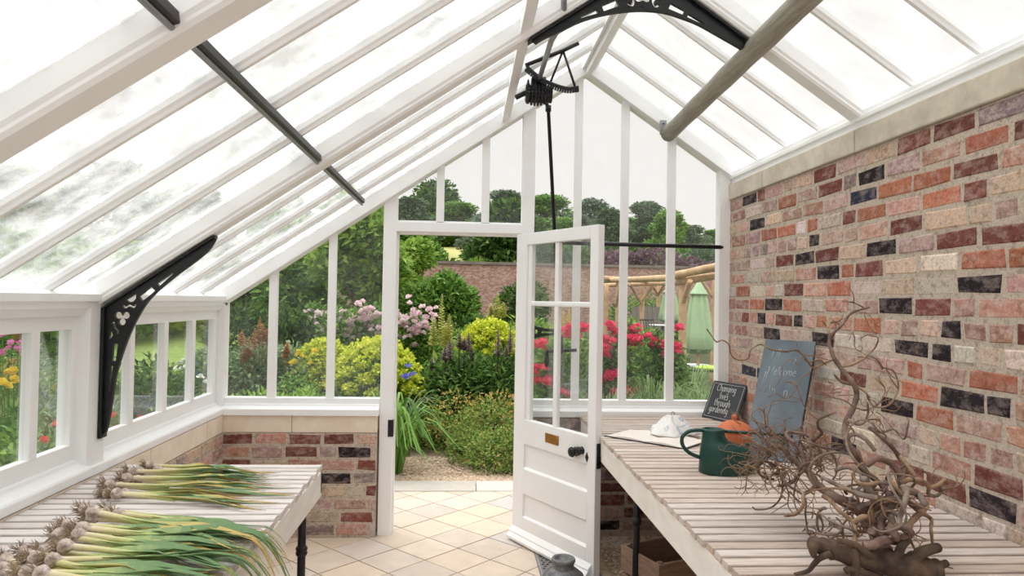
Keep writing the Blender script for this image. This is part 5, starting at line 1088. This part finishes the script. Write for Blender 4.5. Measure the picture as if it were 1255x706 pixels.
def chair(label, px, y, pseat, rz, cush=True):
    x = spot(px, y); z0 = gz(x, y); t = thing('garden_chair', label, 'chair', (x, y, z0), rz); zs = zt(px, pseat, y)-z0
    for a in (-.2, .2):
        for b in (-.2, .2): MB().tube([(a*1.1, b*1.1, 0), (a, b, zs)], .012, 6).build('leg', m_rail, t)
    MB().box(-.22, .22, -.22, .22, zs-.02, zs).build('seat', m_rail, t)
    mb = MB()
    for k in range(6): mb.tube([(-.2+.08*k, .22, zs), (-.2+.08*k, .28, zs+.42)], .007, 5)
    mb.tube([(-.22, .28, zs+.42), (.22, .28, zs+.42)], .013, 6); mb.build('backrest', m_rail, t)
    if cush: MB().lathe([(0, zs+.055), (.15, zs+.052), (.21, zs+.035), (.215, zs+.015), (.19, zs+.002), (0, zs+.002)], 24).build('cushion', m_lime, t)
chair('dark metal garden chair with a lime green cushion by the white table', 871, 9.9, 453, -2.2); chair('dark metal garden chair beyond the crimson roses', 806, 13.8, 418, .6, False)
sh = thing('board_screen', 'grey upright board screen beyond the pergola posts', 'screen', (spot(796, 17.5), 17.5, gz(4.6, 17.5)))
for k in range(7): MB().box(-.45+.13*k, -.33+.13*k, 0, .03, 0, 1.25+.02*(k % 2)).build('board', m_shed, sh)
for z in (.3, 1.0): MB().box(-.46, .46, .03, .06, z, z+.08).build('rail', m_shed, sh)
shrub('mauve_shrub', 'mauve leaved shrubs rising above the far wall at the right', 'shrub', spot(800, 22.5), 22.5, [(-1.2, 0, .8, .9, .5, .7), (0, 0, .9, 1, .5, .7), (1.2, 0, .7, .9, .5, .6)], 3500, .2, g_mauve, 68, base=1.75)
shrub('leafy_shrub', 'dark shrub standing on the terrace behind the pergola', 'shrub', spot(770, 18.8), 18.8, [(0, 0, .6, .6, .5, .6), (.8, 0, .7, .6, .5, .6), (1.5, 0, .6, .6, .5, .55)], 3500, .12, g_mid, 69)
# distant trees on the rise (their crowns repeat in three kinds)
FT = [(500, 40, 240, 60, 0), (560, 46, 247, 58, 1), (618, 48, 232, 60, 0), (668, 44, 238, 62, 1), (720, 46, 243, 55, 2), (745, 38, 254, 48, 0), (790, 40, 246, 62, 0), (818, 36, 256, 50, 1), (846, 44, 276, 44, 2), (876, 48, 281, 46, 1), (910, 46, 280, 46, 0), (470, 44, 240, 60, 2), (420, 50, 236, 60, 1), (590, 38, 262, 46, 2), (645, 38, 262, 44, 0), (690, 36, 265, 40, 1), (540, 52, 262, 50, 1), (705, 42, 262, 50, 2), (765, 44, 266, 46, 1), (805, 46, 258, 44, 2), (832, 40, 272, 40, 0), (605, 44, 256, 44, 1), (640, 46, 250, 44, 2)]
lt = ['distant dark tree on the rise, crown %s', 'distant green tree on the rise, crown %s', 'distant pale grey-green tree on the rise, crown %s']
wh = ['left of the lintel panes', 'in the middle lintel pane', 'in the right lintel pane', 'behind the hanging rod', 'beside the first right mullion', 'low beside the open door top', 'between the two right mullions', 'at the last right mullion', 'above the pergola', 'by the right wall post', 'behind the brick wall edge', 'behind the left door post', 'behind the left gable rafter', 'low in the right lintel pane', 'low behind the door head', 'low beside the hanging rod', 'behind the middle lintel pane', 'low right of the hanging rod', 'low between the right mullions', 'between the taller ones at the right', 'low before the right post', 'between the lintel panes', 'close left of the door head post']
for i, (px, y, pt, w_, k) in enumerate(FT):
    x = spot(px, y); h = zt(px, pt, y)-gz(x, y)
    t = tree('far_tree', lt[k] % wh[i], x, y, 10, 3.6, (9000, 8000, 7000)[k], .42, (g_far, g_mid, g_far2)[k], 300+k, 'far%d' % k, 'distant trees beyond the garden wall', i*1.3, .3, .02)
    t.scale = (w_*y/850/4.4, w_*y/850/4.4, h/10)
for i, (px, sc, k) in enumerate([(655, 1.0, 0), (690, 1.15, 1), (725, 1.0, 0), (760, 1.2, 2), (835, 1.1, 1), (870, 1.2, 0), (905, 1.1, 2)]):
    shrub('hedge_shrub', 'green shrub of the row above the far wall, %s of seven from the door' % ORD[i], 'shrub', spot(px, 25), 25, [(-1, 0, .5, .8, .5, .55), (0, 0, .6, .9, .5, .6), (1, 0, .5, .8, .5, .55), (.4, .3, .8, .6, .4, .4)], 5200, .14, (g_far, g_mid, g_dark)[k], 160+k, key='row%d' % k, scale=sc, rz=i*.2, base=2.3)
tree('dark_tree', 'dense dark green tree above the far wall at the right of the doorway', spot(622, 25), 25, 4.2, 2.1, 12000, .26, g_dark, 310, low=.05)
tree('dark_tree', 'bright green bushy tree above the far wall left of the dark one', spot(584, 24), 24, 1.9, 1.2, 6000, .22, g_bright, 311, low=.05)
tree('dark_tree', 'shadowy dark tree far up the field in the doorway', spot(536, 52), 52, 4.5, 4.0, 9000, .4, g_dark, 312, low=.05)
tree('dark_tree', 'green tree above the far wall at the left of the doorway', spot(500, 24), 24, 3.0, 1.7, 8000, .24, g_mid, 313, low=.05)
# left garden: trees seen through roof and side windows, mixed planting, poppies, cosmos
LT = [(-30, 17, 190, 95, 0), (20, 21, 198, 80, 1), (75, 24, 205, 75, 0), (135, 26, 192, 80, 2), (190, 26, 205, 60, 1), (240, 28, 222, 60, 0), (300, 30, 232, 60, 2), (350, 30, 238, 60, 0)]
wl_ = ['at the left edge under the big rafter', 'second from the left edge', 'third from the left edge', 'behind the middle glazing bars', 'right of the middle glazing bars', 'above the iron bracket', 'right of the iron bracket', 'near the gable rafter']
for i, (px, y, pt, w_, k) in enumerate(LT):
    x = spot(px, y); zb = gz(x, y); h = zt(px, pt, y)-zb
    t = tree('left_tree', 'tree seen dimly through the left roof glass, ' + wl_[i], x, y, 10, 3.6, 0, .4, None, 300+k, 'far%d' % k, 'trees beyond the left roof', i*2.1, .3, .02)
    t.scale = (w_*y/850/3.6, w_*y/850/3.6, h/10)
hb_ = [(-1, 0, .5, .8, .5, .55), (0, 0, .6, .9, .5, .6), (1, 0, .5, .8, .5, .55), (.4, .3, .8, .6, .4, .4)]
for i, (x, y, sc, k) in enumerate([(-9.5, 9.5, 1.5, 0), (-12, 12, 1.8, 1), (-8.2, 13.5, 1.5, 0), (-10, 16.5, 1.9, 2), (-6.2, 16.4, 1.5, 1), (-13.5, 8, 1.7, 2), (-4.6, 17.9, 1.3, 0)]):
    shrub('hedge_shrub', 'broad green shrub in the hedge beyond the left windows, ' + ['nearest the house side', 'behind the nearest', 'beyond the lawn', 'far behind the lawn', 'right of the lawn', 'at the left edge', 'farthest right'][i], 'shrub', x, y, hb_, 5200, .14, (g_mid, g_dark, g_bright)[k], 120+k, key='hedge%d' % k, scale=sc, rz=i*1.1)
kinds = [(g_mid, .45, .07), (g_bright, .45, .06), (g_grey, .25, .08), (g_dark, .4, .08), (g_mix, .4, .06)]
pb = [(0, 0, .22, .28, .28, .26), (.22, .1, .26, .24, .24, .26), (-.2, .12, .24, .24, .24, .26), (.02, -.18, .18, .24, .22, .2), (.05, .12, .42, .2, .2, .24)]
k = 0; rr = random.Random(77); LB = ['mid green', 'bright green', 'grey-green', 'dark green', 'flecked green']
for iy in range(9):
    for ix in range(7):
        x = -2.75-ix*.78+rr.uniform(-.22, .22); y = 2.9+iy*.85+rr.uniform(-.25, .25)
        if x < -.75*y-1.2 or x > -.34*y-.35 and y > 6.9: continue
        q = rr.randrange(5); sc = rr.uniform(.8, 1.3)*(1+.07*ix)
        shrub('perennial_clump', LB[q]+' leafy clump in the mixed bed beyond the left side windows', 'plant', x, y, pb, 1500, kinds[q][2], kinds[q][0], 140+q, LB[q]+' clumps in the left bed', kinds[q][1], .4, 'per%d' % q, sc, rr.random()*6, 8, .004); k += 1
def stemflower(name, label, group, px, py, y, mat, r, seed, cat='flower', petals=10):
    p = at(px, py, y); z0 = gz(p.x, p.y); t = thing(name, label, cat, (p.x, p.y, z0), 0, group); h = p.z-z0
    MB().tube(smooth([(0.03, .02, 0), (.02, .0, h*.5), (0, 0, h)], 4), [.0028]*9, 5, .35).build('stem', g_mid, t)
    o = link('bloom', bloom_mesh(mat, r, seed, petals), t); o.location = (0, 0, h); o.rotation_euler = (R.uniform(.2, .9), R.uniform(-.3, .3), R.random()*6)
    link('leaves', leaves_mesh('leaves', [(0, 0, h*.35, .09, .09, h*.33)], 60, .11, g_mid, .22, .1, seed), t)
for i, (a, b, y) in enumerate([(73, 521, 4.6), (84, 523, 4.7), (52, 540, 4.5), (157, 497, 5.2), (150, 512, 5.0), (146, 525, 5.0), (172, 514, 5.3), (140, 510, 5.1)]):
    stemflower('poppy', ['red poppy of the pair low in the near side window, left bloom', 'red poppy of the pair low in the near side window, right bloom', 'small red poppy at the near window mullion', 'red poppy highest behind the iron bracket', 'red poppy second down behind the iron bracket', 'red poppy lowest behind the iron bracket', 'red poppy right of the bracket by the mullion', 'red poppy nearest the foot of the iron bracket'][i], None, a, b, y, g_poppy, .055 if i < 2 else .034, 400+i)
for i, (a, b, y) in enumerate([(10, 428, 5.6), (25, 421, 5.8), (32, 424, 5.7), (22, 428, 5.6), (33, 431, 5.5), (30, 436, 5.5), (14, 421, 5.8), (3, 413, 5.9), (24, 432, 5.6), (0, 433, 5.5), (37, 428, 5.5), (30, 417, 5.9)]):
    stemflower('cosmos', 'pink cosmos bloom at the top left of the near side window', 'pink cosmos outside the near side window', a, b, y, g_cosmos, .036, 420+i, petals=8)
for i, (a, b, y) in enumerate([(5, 472, 5.2), (9, 474, 5.2), (2, 469, 5.3), (11, 457, 5.5), (17, 466, 5.4), (16, 455, 5.5)]):
    stemflower('yellow_daisy', 'yellow bloom at the left edge of the near side window', 'yellow blooms outside the near side window', a, b, y, g_yellow, .042, 440+i, petals=9)
for i, (a, b, y) in enumerate([(222, 446, 8.5), (229, 450, 8.4), (226, 443, 8.6), (246, 463, 8), (252, 470, 8), (218, 452, 8.4)]):
    stemflower('ox_eye_daisy', 'small white bloom beyond the far side window', 'white blooms outside the far side window', a, b, y, simple('white_petals', (236, 238, 228), .6) if i == 0 else bpy.data.materials['white_petals'], .05, 460+i, petals=9)
# low green fill between the clumps
mb_pts = []
g_ = np.random.default_rng(8)
bl = []
for _ in range(900):
    x, y = g_.uniform(-9, 9), g_.uniform(6.0, 15)
    if _ % 2: x, y = g_.uniform(-8, -1.95), g_.uniform(2.0, 9)
    if -.95 < x+ (y-6)*.35 < .55 and y < 11: continue
    if x > 2.6 and y > 8.6: continue
    if x < -4.6 and y > 8.5: continue
    bl.append((x, y, gz(x, y)+.06, .25, .25, .14))
me = leaves_mesh('ground_cover', bl, 42000, .09, g_mid, .35, .1, 8)
o = link('ground_cover', me); v = np.zeros(len(me.vertices)*3); tag(o, 'low green ground cover filling the beds between the plants', 'plants', kind='stuff')

# ------------------------------------------------------------------ light
wd = bpy.data.worlds.new('sky'); bpy.context.scene.world = wd; wd.use_nodes = True; nt = wd.node_tree; bg = nt.nodes['Background']
tc = nt.nodes.new('ShaderNodeTexCoord'); sp = nt.nodes.new('ShaderNodeSeparateXYZ'); nt.links.new(tc.outputs['Generated'], sp.inputs[0])
rp = nt.nodes.new('ShaderNodeValToRGB'); e = rp.color_ramp.elements
e[0].position = 0.0; e[0].color = (.985, .945, .92, 1); e[1].position = 1.0; e[1].color = (.95, .985, 1, 1); e0 = e.new(.42); e0.color = (.985, .945, .92, 1)
nt.links.new(sp.outputs[2], rp.inputs[0]); nt.links.new(rp.outputs[0], bg.inputs[0])
r2 = nt.nodes.new('ShaderNodeMapRange'); r2.inputs[1].default_value = .42; r2.inputs[2].default_value = .95; r2.inputs[3].default_value = .86; r2.inputs[4].default_value = 2.5; r2.clamp = True
nt.links.new(sp.outputs[2], r2.inputs[0]); nt.links.new(r2.outputs[0], bg.inputs[1])
sun = bpy.data.objects.new('sun', bpy.data.lights.new('sun', 'SUN')); C.objects.link(sun); sun.data.energy = 1.5; sun.data.angle = math.radians(60); sun.data.color = (1, .985, .97)
sun.rotation_euler = Vector((-.35, .25, 1)).to_track_quat('Z', 'Y').to_euler()
sc = bpy.context.scene
vs_ = sc.view_settings; sc.display_settings.display_device = 'sRGB'; vs_.view_transform = 'Standard'; vs_.look = 'None'; vs_.exposure = .19; vs_.gamma = 1.0; vs_.use_curve_mapping = False
cy = sc.cycles; cy.use_denoising = True; cy.max_bounces = 8; cy.diffuse_bounces = 4; cy.glossy_bounces = 3; cy.transmission_bounces = 6; cy.transparent_max_bounces = 32; cy.caustics_reflective = False; cy.caustics_refractive = False; cy.sample_clamp_indirect = 6
